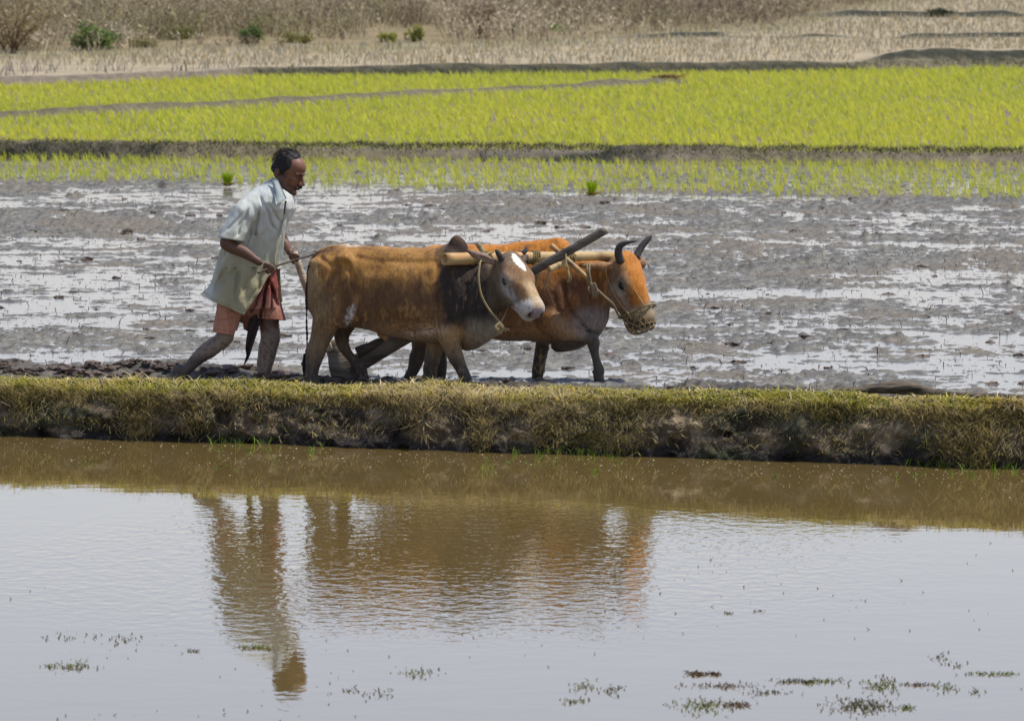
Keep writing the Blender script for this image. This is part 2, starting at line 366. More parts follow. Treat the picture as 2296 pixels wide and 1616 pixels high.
# ================================================================== plants of the setting
M_rice = mat('rice_leaf', None, .55, transl=.45, spec=.25)
M_dry = mat('dry_stalk', None, .8, transl=.25, spec=.2)
M_grass = mat('grass_leaf', None, .65, transl=.35, spec=.25)
def ricef(n, xr, Yfun, dens_mask, z0, h, wdt, nb, seed, sp):
    r = np.random.default_rng(seed)
    gx = np.arange(xr[0], xr[1], sp[0]); gy = np.arange(Yfun[0], Yfun[1], sp[1])
    X, Y = np.meshgrid(gx, gy, indexing='ij'); X = X + (np.arange(X.shape[1]) % 2) * sp[0] * .5
    X = X + r.normal(0, sp[0] * .22, X.shape); Y = Y + r.normal(0, sp[1] * .22, Y.shape)
    X, Y = X.ravel(), Y.ravel(); k = dens_mask(X, Y, r); X, Y = X[k], Y[k]; m = len(X)
    sz = r.uniform(.65, 1.2, m) * (1 + .18 * vn(X * .8, Y * .5, 0, seed)); tone = r.normal(0, 1, m)
    cl_ = np.repeat(np.arange(m), nb); N = len(cl_)
    B = np.stack([X[cl_] + r.normal(0, .012, N), Y[cl_] + r.normal(0, .014, N), z0(X, Y)[cl_] - .01 + 0 * cl_], 1)
    H = h * sz[cl_] * r.uniform(.5, 1.1, N)
    lean = np.stack([r.normal(-.22, .30, N), r.normal(0, .25, N)], 1)
    ca, cb_, cc = lin(204, 214, 80), lin(232, 228, 84), lin(150, 186, 52)
    t = np.clip(.5 + .28 * tone[cl_] + r.normal(0, .22, N) + .3 * vn(X[cl_] * .35, Y[cl_] * .2, 0, seed + 3), -1, 1.5)
    col = ca * (1 - np.clip(t, 0, 1))[:, None] + cb_ * np.clip(t, 0, 1)[:, None]
    col = 1.18 * mixc(col, cc, np.clip(-t, 0, 1)); col = mixc(col, lin(190, 176, 110), (r.random(N) < .05) * .8)
    return blades(B, H, wdt * r.uniform(.6, 1.3, N), lean, col, r, bend=.25)
def m1(X, Y, r):
    near = np.interp(X, [-6, -2, 1.6, 5.4], [69.2, 68.2, 66.4, 65.0]) + .5 * vn(X * 1.3, 1.7, 0, 3)
    return (Y > near) & (Y < edge_bund2(X) - .02) & (r.random(len(X)) < .88)
V, F, C = ricef(0, (-9.5, 9.5), (64, 74.4), m1, lambda X, Y: np.full(len(X), MUDZ), .105, .0065, 7, 3, (.125, .17))
o = mesh_np('rice_seedlings', V, F, M_rice, col=C); tag(o, kind='stuff')
b3 = lambda X: np.interp(X, [-80, -6, 2.3], [78.5, 80.2, 90.3])
def m2(X, Y, r):
    return (Y > edge_bund2(X) + .62) & (Y < far_edge(X) - .1) & ((np.abs(Y - b3(X)) > .26) | (X > 2.2)) & (r.random(len(X)) < .93)
V, F, C = ricef(0, (-13, 13), (72, 98), m2, lambda X, Y: np.full(len(X), .29), .105, .010, 8, 8, (.115, .145))
o = mesh_np('rice_seedlings', V, F, M_rice, col=C); tag(o, kind='stuff')

# tied seedling bundles standing ready in the mud
def bundle(px, py, Y, hh, lab, seed):
    r = np.random.default_rng(seed); p = W(px, py, Y); p[2] = MUDZ
    e = empty('seedling_bundle', p, lab, 'seedling bundle', 'bundles of seedlings left in the mud')
    n = 130; a = r.uniform(0, 6.28, n); q = np.sqrt(r.random(n)) * .03
    B = p + np.stack([q * np.cos(a), q * np.sin(a), np.full(n, .03)], 1)
    L = np.stack([q * np.cos(a) * 14 + r.normal(0, .06, n), q * np.sin(a) * 14], 1)
    V, F, C = blades(B, hh * r.uniform(.7, 1.05, n), .007, L, lin(178, 206, 30) * r.uniform(.6, 1.25, (n, 1)), r)
    keep(mesh_np('leaves', V, F, M_rice, col=C), e)
    n = 60; a = r.uniform(0, 6.28, n); B = p + np.stack([.02 * np.cos(a), .02 * np.sin(a), np.full(n, .01)], 1)
    L = np.stack([np.cos(a) * 2.2 + .6, np.sin(a) * 1.5], 1)
    V, F, C = blades(B, .045 * r.uniform(.6, 1.2, n), .012, L, lin(190, 165, 70) * r.uniform(.6, 1.2, (n, 1)), r)
    keep(mesh_np('roots', V, F, M_dry, col=C), e)
bundle(510, 420, 67.9, .125, 'small bright green tuft of seedlings left in the mud behind the man', 31)
bundle(1327, 438, 66.2, .14, 'bright green seedling tuft at the field edge above the dark plough pole', 32)

# --- dry stubble beyond the rice
r = np.random.default_rng(12)
def scatter(n, xr, yr, mask):
    X = r.uniform(*xr, n); Y = r.uniform(*yr, n); k = mask(X, Y); return X[k], Y[k]
def gz(Y): return np.where(Y > 93, .41, .3)
def sblades(X, Y, Z, h, w_, colf, leans=.35, nb=1):
    X = np.repeat(X, nb); Y = np.repeat(Y, nb); Z = np.repeat(Z, nb); n = len(X)
    B = np.stack([X + r.normal(0, .02, n), Y + r.normal(0, .03, n), Z], 1)
    return blades(B, h * r.uniform(.4, 1.2, n), w_ * r.uniform(.6, 1.3, n), r.normal(0, leans, (n, 2)), colf(n, X, Y), r)
def strawc(n, X, Y):
    c = np.tile(lin(212, 203, 174), (n, 1)) * r.uniform(.55, 1.1, (n, 1)); return mixc(c, lin(196, 176, 130), (r.random(n) < .35))
sce = lambda X: np.interp(X, [-9, 0, 1.2, 4.2, 9], [97, 102, 104, 110, 135])
X1, Y1 = scatter(76000, (-13.5, 13.5), (89, 130), lambda X, Y: (Y > far_edge(X) + np.where(X < -3.4, .1, .7)) & (Y < sce(X) + .4) & (np.abs(Y - 104.6) > .35) & (np.abs(Y - 114.2) > .3) & ~((X > 4.7) & (Y < 97.2)))
V, F, C = sblades(X1, Y1, gz(Y1), .10, .016, strawc)
o = mesh_np('rice_stubble', V, F, M_dry, col=C); tag(o, kind='stuff')
# taller bleached stalks on the left edge
X1, Y1 = scatter(1500, (-7.6, -3.0), (89.4, 92.4), lambda X, Y: (Y > far_edge(X) + .15) & (vn(X * 2.2, Y * .6, 0, 8) > -.35))
V, F, C = sblades(X1, Y1, gz(Y1) - .02, .27, .014, lambda n, X, Y: lin(200, 190, 172) * r.uniform(.5, 1.15, (n, 1)), .22)
o = mesh_np('bleached_stalks', V, F, M_dry, col=C); tag(o, kind='stuff')
# --- dry scrub on the left and along the top
def twigs(n, xr, yr, mask, hgt, seed, colf, nst, w_):
    X, Y = scatter(n, xr, yr, mask); m = len(X); hh = hgt(X, Y) * r.uniform(.5, 1.25, m)
    parts = []
    k = np.repeat(np.arange(m), nst); N = len(k)
    B = np.stack([X[k] + r.normal(0, .05, N), Y[k] + r.normal(0, .05, N), np.full(N, .40)], 1)
    parts.append(blades(B, hh[k] * r.uniform(.5, 1.1, N), w_, r.normal(0, .65, (N, 2)), colf(N, X[k], Y[k], 0), r))
    k2 = np.repeat(np.arange(m), nst * 3); N = len(k2)                # leaf flecks in the crown
    t = np.sqrt(r.random(N)); B = np.stack([X[k2] + r.normal(0, .20, N) * t * hh[k2] * 1.5, Y[k2] + r.normal(0, .15, N), .42 + t * hh[k2] * .85], 1)
    parts.append(blades(B, r.uniform(.02, .06, N), .030, r.normal(0, .9, (N, 2)), colf(N, X[k2], Y[k2], 1), r, tri=True))
    return join(parts)
def scrubc(n, X, Y, leaf):
    v = vn(X * .45, Y * .35, 0, 77) + .5 * vn(X * 1.5, Y, 0, 78)
    c = np.tile(lin(194, 180, 146), (n, 1)); c = mixc(c, lin(236, 220, 186), sst(-.1, .5, v)); c = mixc(c, lin(120, 104, 84), .7 * sst(.15, .7, vn(X * .6, Y * .25, 0, 101))); c = mixc(c, lin(146, 150, 82), sst(.05, .8, -v) * (.85 if leaf else .3))
    c = mixc(c, lin(124, 106, 88), (r.random(n) < .22)); return c * r.uniform(.5, 1.15, (n, 1))
hg = lambda X, Y: .30 + .32 * sst(0, 7, Y - sce(X)) + .16 * vn(X * .5, Y * .3, 0, 66)
V, F, C = twigs(6200, (-14, 9.5), (96.5, 128), lambda X, Y: (Y > sce(X) + r.normal(.3, .8, len(X))) & (vn(X * .7, Y * .4, 0, 99) > -.6), hg, 1, scrubc, 9, .011)
o = mesh_np('dry_scrub', V, F, M_dry, col=C); tag(o, kind='stuff')
# --- bushes one can tell apart
def bush(name, px, py, Y, wd, ht, colA, colB, n, lab, seed, leaf=.05, up=.5, twc=(96, 80, 62)):
    rr = np.random.default_rng(seed); p = W(px, py, Y); p[2] = .38
    e = empty(name, p, lab, 'bush')
    st = []
    ends = []
    for i in range(16):
        a = rr.uniform(0, 6.28); q = rr.uniform(.2, 1) ** .6; tip = p + np.array([math.cos(a) * q * wd / 2, math.sin(a) * q * wd / 2, ht * rr.uniform(.55, 1) * (1.1 - .45 * q)])
        b0 = p + np.array([rr.normal(0, .04), rr.normal(0, .04), -.03]); mid = (b0 + tip) / 2 + rr.normal(0, .04, 3) + np.array([0, 0, ht * .08])
        s = spline([b0, mid, tip], 4); st.append((s, np.linspace(.012, .003, len(s)))); ends.append(s)
    keep(tubes('stem', st, M_dry, col=lin(*twc), n=5), e)
    E = np.concatenate([s[2:] for s in ends]); k = rr.integers(0, len(E), n)
    B = E[k] + rr.normal(0, 1, (n, 3)) * np.array([wd * .09, wd * .09, ht * .09]); B[:, 2] = np.maximum(B[:, 2], .4)
    t = np.clip(rr.normal(.5, .3, n) + .5 * vn(B[:, 0] * 5, B[:, 1] * 5, B[:, 2] * 5, seed), 0, 1)
    c = mixc(np.tile(colA, (n, 1)), colB, t)
    V, F, C = blades(B, leaf * rr.uniform(.5, 1.2, n) * up, leaf * .7, rr.normal(0, 1.1, (n, 2)), c, rr)
    keep(mesh_np('leaves', V, F, M_grass, col=C), e)
G1, G2 = lin(70, 86, 50), lin(116, 134, 70)
bush('bush', 212, 112, 98.8, .66, .46, G1 * 1.5, G2 * 1.5, 3200, 'dark green leafy bush at the upper left of the scrub', 1)
bush('bush', 562, 106, 101.6, .34, .34, G1 * 1.4, G2 * 1.2, 900, 'small dusky bush right of the larger leafy one, low in the scrub', 2)
bush('bush', 868, 92, 102.5, .3, .2, lin(140, 146, 80), lin(180, 180, 90), 600, 'yellowish green low bush, left one of the close pair above the pale stubble', 3)
bush('bush', 930, 92, 102.6, .24, .28, lin(130, 138, 74), lin(170, 172, 84), 600, 'upright yellow-green bush, right one of the close pair above the pale stubble', 4)
bush('bush', 1238, 72, 107.0, .48, .18, lin(110, 150, 40), lin(140, 185, 60), 1100, 'bright fresh green low bush at the top centre of the picture', 5)
bush('bush', 1160, 68, 107.5, .2, .16, G2, lin(120, 150, 60), 400, 'tiny green bush just left of the bright green one', 6)
bush('dry_shrub', 28, 140, 97.8, 1.3, 1.0, lin(138, 122, 84), lin(160, 142, 100), 1100, 'tall bare twiggy shrub in the top left corner', 7, .04, 1.0, (132, 108, 84))
bush('dry_shrub', 1075, 96, 104.0, .7, .75, lin(130, 112, 86), lin(150, 128, 98), 700, 'bare brown shrub behind the close pair of low bushes', 8, .035, 1, (128, 106, 84))
bush('bush', 2110, 44, 113.9, .42, .18, lin(70, 78, 60), lin(90, 98, 66), 900, 'dark low bush on the faraway earth ridge at top right', 9)
bush('bush', 395, 84, 103.5, .5, .26, lin(120, 122, 66), lin(150, 150, 86), 500, 'olive tuft in the scrub between the dark leafy bush and the small dusky one', 11)
bush('bush', 320, 118, 100.0, .4, .18, lin(116, 118, 60), lin(160, 150, 90), 400, 'low olive tuft just right of the large leafy bush at upper left', 12)
bush('bush', 665, 98, 102.0, .5, .22, lin(126, 126, 70), lin(160, 152, 90), 500, 'pale olive bush right of the small dusky bush in the scrub', 13)
bush('bush', 1780, 12, 121.0, .5, .2, lin(90, 94, 66), lin(120, 118, 80), 400, 'hazy grey-green bush touching the top edge right of centre', 14)
# straw heap on the thin bund
p = W(1500, 180, 90.4); p[2] = .36; n = 260
B = p + r.normal(0, 1, (n, 3)) * np.array([.11, .06, .012]) + np.array([0, 0, .01])
a = blades(B, .04 * r.uniform(.4, 1, n), .014, r.normal(0, 2.5, (n, 2)), lin(150, 120, 90) * r.uniform(.4, 1.3, (n, 1)), r)
o = mesh_np('straw_heap', a[0], a[1], M_dry, col=a[2]); recenter(o, p); tag(o, 'small brown straw heap on the thin bund where the rice plots meet', 'straw heap')
# weeds on the second bund and grey-green growth on the dark bunds
parts = []
for (fx, fy, n, hgt, ca, cb2) in ((lambda X: X, lambda X: edge_bund2(X) + .12, 12000, .05, (84, 92, 56), (160, 148, 116)),
                             (lambda X: X, lambda X: far_edge(X) + .15, 5000, .06, (86, 96, 56), (118, 116, 84)),
                             (lambda X: X, lambda X: b3(X), 5000, .04, (128, 130, 70), (150, 140, 104))):
    X = r.uniform(-8, 8, n)
    if hgt == .06: X = X[(X > -3.6)]
    if hgt == .04: X = X[X < 2.3]
    n = len(X); Y = fy(X) + r.normal(0, .16, n)
    zz = {.05: .37, .06: .40, .04: .34}[hgt]
    B = np.stack([X, Y, np.full(n, zz) + .02 * vn(X * 5, Y * 3)], 1) - np.array([0, 0, .05]) * (np.abs(Y - fy(X)) / .2)[:, None]
    c = mixc(np.tile(lin(*ca), (n, 1)), lin(*cb2), (r.random(n) < .45)) * r.uniform(.5, 1.1, (n, 1))
    parts.append(blades(B, hgt * r.uniform(.4, 1.2, n), .012, r.normal(0, .9, (n, 2)), c, r, tri=True))
V, F, C = join(parts); o = mesh_np('bund_weeds', V, F, M_grass, col=C); tag(o, kind='stuff')

# --- turf of the near bank
ntot = 130000
ii = r.integers(0, BX.shape[0], ntot * 3); jj = r.integers(0, BX.shape[1], ntot * 3)
bx, by, bz, bp = BX[ii, jj], BY[ii, jj], BZ[ii, jj], BPO[ii, jj]
edge = .10 + .09 * vn(bx * 1.7, 1.1, 0, 33) + .08 * vn(bx * 5, 1.1, 0, 34)
pr = sst(edge - .07, edge + .05, bp) * np.where(bp > .95, .5, 1) * (.35 + .65 * sst(-.75, -.1, vn(bx * 5, by * 7, 0, 35)))
pr = np.maximum(pr, (.022 + .10 * sst(.1, .7, vn(bx * 3.4, bz * 7, 0, 36))) * (bz > -.01))
pr = np.where((bp > .10) & (bp < .5), pr * 1.5, pr)
k = (r.random(len(bx)) < pr) & (np.abs(bx) < 4.0)
bx, by, bz, bp = bx[k][:ntot], by[k][:ntot], bz[k][:ntot], bp[k][:ntot]; n = len(bx)
top = sst(.12, .3, bp); hang = (1 - top)
B = np.stack([bx, by - .004, bz - .003], 1)
H = r.uniform(.008, .032, n) * (1 + .5 * vn(bx * 2.5, by * 4, 0, 37)); long_ = r.random(n) < .05; H = np.where(long_, H * 1.9, H) * (1 + .7 * (bp < .3))
H = np.where(hang > .5, -H * 1.0 * np.sign(r.random(n) - .4), H)
lean = r.normal(0, 1.1, (n, 2)); lean[:, 1] -= .9 * hang
tn = vn(bx * 1.6, by * 3.5, 0, 38) + .5 * vn(bx * 7, by * 9, 0, 39)
gA, gB, gC, gD = lin(204, 202, 80), lin(255, 230, 130), lin(255, 236, 186), lin(74, 82, 44)
c = np.tile(gA, (n, 1)); c = mixc(c, gB, np.clip(.45 + .9 * tn + r.normal(0, .3, n), 0, 1)); c = mixc(c, gC, (r.random(n) < .26 + .4 * sst(.0, .6, tn)))
c = mixc(c, gD, (r.random(n) < .22)); c = mixc(c, lin(160, 144, 106), hang * .7); c = c * r.uniform(.6, 1.15, (n, 1))
V, F, C = blades(B, H, .0085 * r.uniform(.5, 1.3, n), lean, c, r)
o = mesh_np('bank_grass', V, F, M_grass, col=C); tag(o, kind='stuff')
# --- hanging runners, roots and straws on the bank face, a few green shoots at the water's edge
lst = []; cols = []
parts = []
for i in range(420):
    x = r.uniform(-4.2, 4.2); f = front_line(x); z0 = r.uniform(.0, .24); L = r.uniform(.02, .10)
    y0 = f + np.interp(z0, [-.06, .17, .26], [-.01, .07, .14]) + .02; a = r.uniform(0, 6.28)
    d = np.array([math.cos(a) * L, -.02 - r.random() * .03, -abs(math.sin(a)) * L * .8])
    s = spline([[x, y0, z0], np.array([x, y0, z0]) + d * .5 + r.normal(0, .008, 3), np.array([x, y0, z0]) + d], 4)
    s[:, 2] = np.maximum(s[:, 2], WZ + .004)
    v, fc = tube(s, np.linspace(.0022, .0010, len(s)) * r.uniform(.6, 1.2), 4)
    cc = [lin(176, 160, 120), lin(120, 132, 78), lin(96, 90, 70)][r.integers(0, 3)]
    parts.append((v, fc, np.tile(cc, (len(v), 1))))
V, F, C = join(parts); o = mesh_np('hanging_roots', V, F, M_dry, col=C); tag(o, kind='stuff')
n = 260; X = r.uniform(-4.2, 4.2, n); X = X + 0; cl_ = np.repeat(np.arange(n), 5); N = len(cl_)
Yv = front_line(X) - np.abs(r.normal(0, .5, n)) * (r.random(n) < .5) - .01
kk = (vn(X * 2, 3.3, 0, 5) > 0.1); 
B = np.stack([X[cl_] + r.normal(0, .012, N), Yv[cl_] + r.normal(0, .012, N), np.full(N, WZ)], 1)
V, F, C = blades(B[kk[cl_]], r.uniform(.015, .06, N)[kk[cl_]], .005, r.normal(0, .8, (N, 2))[kk[cl_]], (lin(130, 160, 50) * r.uniform(.5, 1.2, (N, 1)))[kk[cl_]], r)
o = mesh_np('water_shoots', V, F, M_grass, col=C); tag(o, kind='stuff')

# --- floating weed on the pond: leaf rafts, crumbs and froth specks
parts = []
def raft(px, py, w_, d_, n, colr, hgt=.006, seed=0):
    rr = np.random.default_rng(seed); q = (py + 451.5) / 1.0; Y = (4.0 - WZ) * FD / q; p = W(px, py, Y); p[2] = 0
    sx = w_ * Y / FD
    B = p + np.stack([rr.normal(0, sx / 2.2, n), rr.normal(0, d_, n), np.full(n, WZ + .001)], 1)
    c = mixc(np.tile(colr, (n, 1)), lin(70, 62, 40), (rr.random(n) < .35)) * rr.uniform(.5, 1.2, (n, 1))
    parts.append(blades(B, hgt * rr.uniform(.5, 2.2, n), .010, rr.normal(0, 1.2, (n, 2)), c, rr, tri=True))
gw = lin(120, 140, 50); gb = lin(112, 86, 66); gd = lin(86, 88, 50)
for i, a in enumerate([(165, 1500, 60, .10, 110, gw), (110, 1500, 8, .04, 20, gw), (270, 1438, 50, .12, 40, gd), (150, 1434, 60, .12, 30, gd), (580, 1458, 60, .05, 90, gw), (430, 1466, 16, .04, 22, gd), (945, 1515, 60, .12, 60, gw), (855, 1562, 40, .08, 26, gd), (790, 1556, 24, .06, 16, gd),
    (1310, 1545, 40, .12, 50, gw), (1375, 1556, 40, .12, 40, gd), (1290, 1580, 40, .05, 40, gw), (1570, 1590, 60, .14, 190, gw), (1650, 1588, 40, .05, 110, gb), (1560, 1518, 26, .05, 110, gb), (1600, 1518, 22, .03, 60, gb), (1620, 1545, 90, .06, 120, gb), (1720, 1560, 60, .06, 70, gd),
    (1790, 1535, 60, .05, 100, gd), (1850, 1534, 60, .05, 90, gw), (1970, 1545, 50, .12, 110, gw), (1990, 1538, 20, .16, 50, gw), (2060, 1542, 40, .03, 60, gb), (1940, 1592, 80, .14, 330, gd), (2030, 1596, 20, .04, 50, gw), (2200, 1518, 40, .03, 40, gw), (2250, 1518, 50, .03, 50, gw), (2120, 1550, 40, .10, 50, gw), (2190, 1560, 16, .05, 24, gd),
    (1630, 1380, 12, .03, 14, gw), (1700, 1375, 20, .03, 12, gd), (2110, 1482, 30, .08, 24, gd), (2140, 1498, 40, .05, 20, gd), (200, 1040, 40, .14, 50, gw), (500, 1050, 30, .1, 30, gw), (1740, 1072, 24, .1, 30, gw)]):
    raft(*a, seed=i + 1)
n = 1300; X = r.uniform(-4.6, 4.6, n); Y = 28.8 + r.random(n) ** 1.6 * 9
kk = (vn(X * 1.1, Y * .7, 0, 55) > .12) & (r.random(n) < .7); X, Y = X[kk], Y[kk]; n = len(X)
parts.append(blades(np.stack([X, Y, np.full(n, WZ + .001)], 1), r.uniform(.003, .012, n), .009, r.normal(0, 1, (n, 2)), np.tile(lin(88, 84, 58), (n, 1)) * r.uniform(.4, 1.4, (n, 1)), r, tri=True))
V, F, C = join(parts); o = mesh_np('floating_weed', V, F, M_grass, col=C); tag(o, kind='stuff')
# froth specks near the bank: little half bubbles
n = 700; X = r.uniform(-4.2, 4.2, n); Y = front_line(X) - .12 - np.abs(r.normal(0, .75, n)); R_ = r.uniform(.0015, .0045, n) * np.where(r.random(n) < .1, 1.6, 1)
a = np.arange(6) * math.pi / 3; ring = np.stack([np.cos(a), np.sin(a), 0 * a], 1)
dome = np.concatenate([ring, ring * np.array([.7, .7, 0]) + np.array([0, 0, .45]), [[0, 0, .62]]])
V = (np.stack([X, Y, 0 * X + WZ + .0005], 1)[:, None] + dome[None] * R_[:, None, None]).reshape(-1, 3)
j = np.arange(6); q = np.stack([j, (j + 1) % 6, (j + 1) % 6 + 6, j + 6], 1); t_ = np.stack([j + 6, (j + 1) % 6 + 6, np.full(6, 12)], 1)
off = (np.arange(n) * 13)[:, None, None]
o = mesh_np('froth_specks', V, [(q[None] + off).reshape(-1, 4), (t_[None] + off).reshape(-1, 3)], mat('froth', lin(176, 160, 128), .5), col=None); tag(o, kind='stuff')

# --- clods, stubs and trampled straw lying in the puddled mud
def mudz(x, y):
    i = np.clip(np.searchsorted(mudX[:, 0], x), 0, mudX.shape[0] - 1); j_ = np.clip(np.searchsorted(mudY[0], y), 0, mudY.shape[1] - 1); return mudZ[i, j_]
parts = []
n = 5200; X = r.uniform(-6.2, 6.2, n); Y = 44.0 + r.random(n) * 24; k = Y > front_line(X) + bank_w(X) + .1; X, Y = X[k], Y[k]; n = len(X)
B = np.stack([X, Y, np.maximum(mudz(X, Y), MUDZ) - .002], 1)
c = mixc(np.tile(lin(66, 58, 48), (n, 1)), lin(142, 122, 92), (r.random(n) < .3)) * r.uniform(.5, 1.1, (n, 1))
parts.append(blades(B, r.uniform(.006, .04, n) * np.where(r.random(n) < .12, 1.8, .8), .007, r.normal(0, 1.0, (n, 2)), c, r))
n = 11000; X = r.uniform(-6.2, 6.2, n); Y = 43.9 + r.random(n) * 24; k = (Y > front_line(X) + bank_w(X) + .1) & (vn(X * 1.2, Y * 1.0, 0, 88) > -.1); X, Y = X[k], Y[k]; n = len(X)
B = np.stack([X, Y, np.maximum(mudz(X, Y), MUDZ)], 1)
c = mixc(np.tile(lin(80, 70, 58), (n, 1)), lin(150, 124, 100), (r.random(n) < .35)) * r.uniform(.5, 1.1, (n, 1))
parts.append(blades(B, r.uniform(.003, .012, n), .006, r.normal(0, 4.0, (n, 2)), c, r))
V, F, C = join(parts); o = mesh_np('mud_straw', V, F, M_dry, col=C); tag(o, kind='stuff')
# clods
ico_t = (1 + 5 ** .5) / 2
iv = np.array([(-1, ico_t, 0), (1, ico_t, 0), (-1, -ico_t, 0), (1, -ico_t, 0), (0, -1, ico_t), (0, 1, ico_t), (0, -1, -ico_t), (0, 1, -ico_t), (ico_t, 0, -1), (ico_t, 0, 1), (-ico_t, 0, -1), (-ico_t, 0, 1)], float); iv /= np.linalg.norm(iv[0])
it = np.array([(0, 11, 5), (0, 5, 1), (0, 1, 7), (0, 7, 10), (0, 10, 11), (1, 5, 9), (5, 11, 4), (11, 10, 2), (10, 7, 6), (7, 1, 8), (3, 9, 4), (3, 4, 2), (3, 2, 6), (3, 6, 8), (3, 8, 9), (4, 9, 5), (2, 4, 11), (6, 2, 10), (8, 6, 7), (9, 8, 1)])
def subdiv(v, t):
    E = {}; v = list(v); out = []
    def m(a, b):
        k = (min(a, b), max(a, b))
        if k not in E: p = (v[a] + v[b]) / 2; v.append(p / np.linalg.norm(p)); E[k] = len(v) - 1
        return E[k]
    for a, b, c_ in t:
        x, y, z_ = m(a, b), m(b, c_), m(c_, a); out += [(a, x, z_), (b, y, x), (c_, z_, y), (x, y, z_)]
    return np.array(v), np.array(out)
iv2, it2 = subdiv(iv, it)
parts = []
def clod(x, y, z_, s, seed):
    d = iv2 * (1 + .75 * vn(iv2[:, 0] * 2.4 + seed, iv2[:, 1] * 2.4, iv2[:, 2] * 2.4, seed))[:, None]
    v = d * np.array([s * 1.7, s * 1.2, s * .6]) + np.array([x, y, z_]); t = .5 + .5 * vn(seed * .37, 1.1)
    parts.append((v, [it2], np.tile(mixc(lin(70, 60, 50), lin(116, 98, 84), t), (len(v), 1))))
for i in range(240):
    x = r.uniform(-6, 6); y = 44 + r.random() * 22
    if y < front_line(x) + bank_w(x) + .15: continue
    clod(x, y, max(float(mudz(x, y)), MUDZ), r.uniform(.008, .028), i)
for i in range(300):                                            # turned clods heaped beside the bank
    x = r.uniform(-4.2, -1.15) if i < 220 else r.uniform(-1, 4.2); y = front_line(x) + float(bank_w(x)) + .80 + r.normal(0, .16)
    s = r.uniform(.008, .034) if x < -1.1 else r.uniform(.006, .02)
    clod(x, y, float(mudz(x, y)) + s * .2, s, 1000 + i)
V, F, C = join(parts); o = mesh_np('mud_clods', V, F, M_mud, col=C, smooth=False); tag(o, kind='stuff')
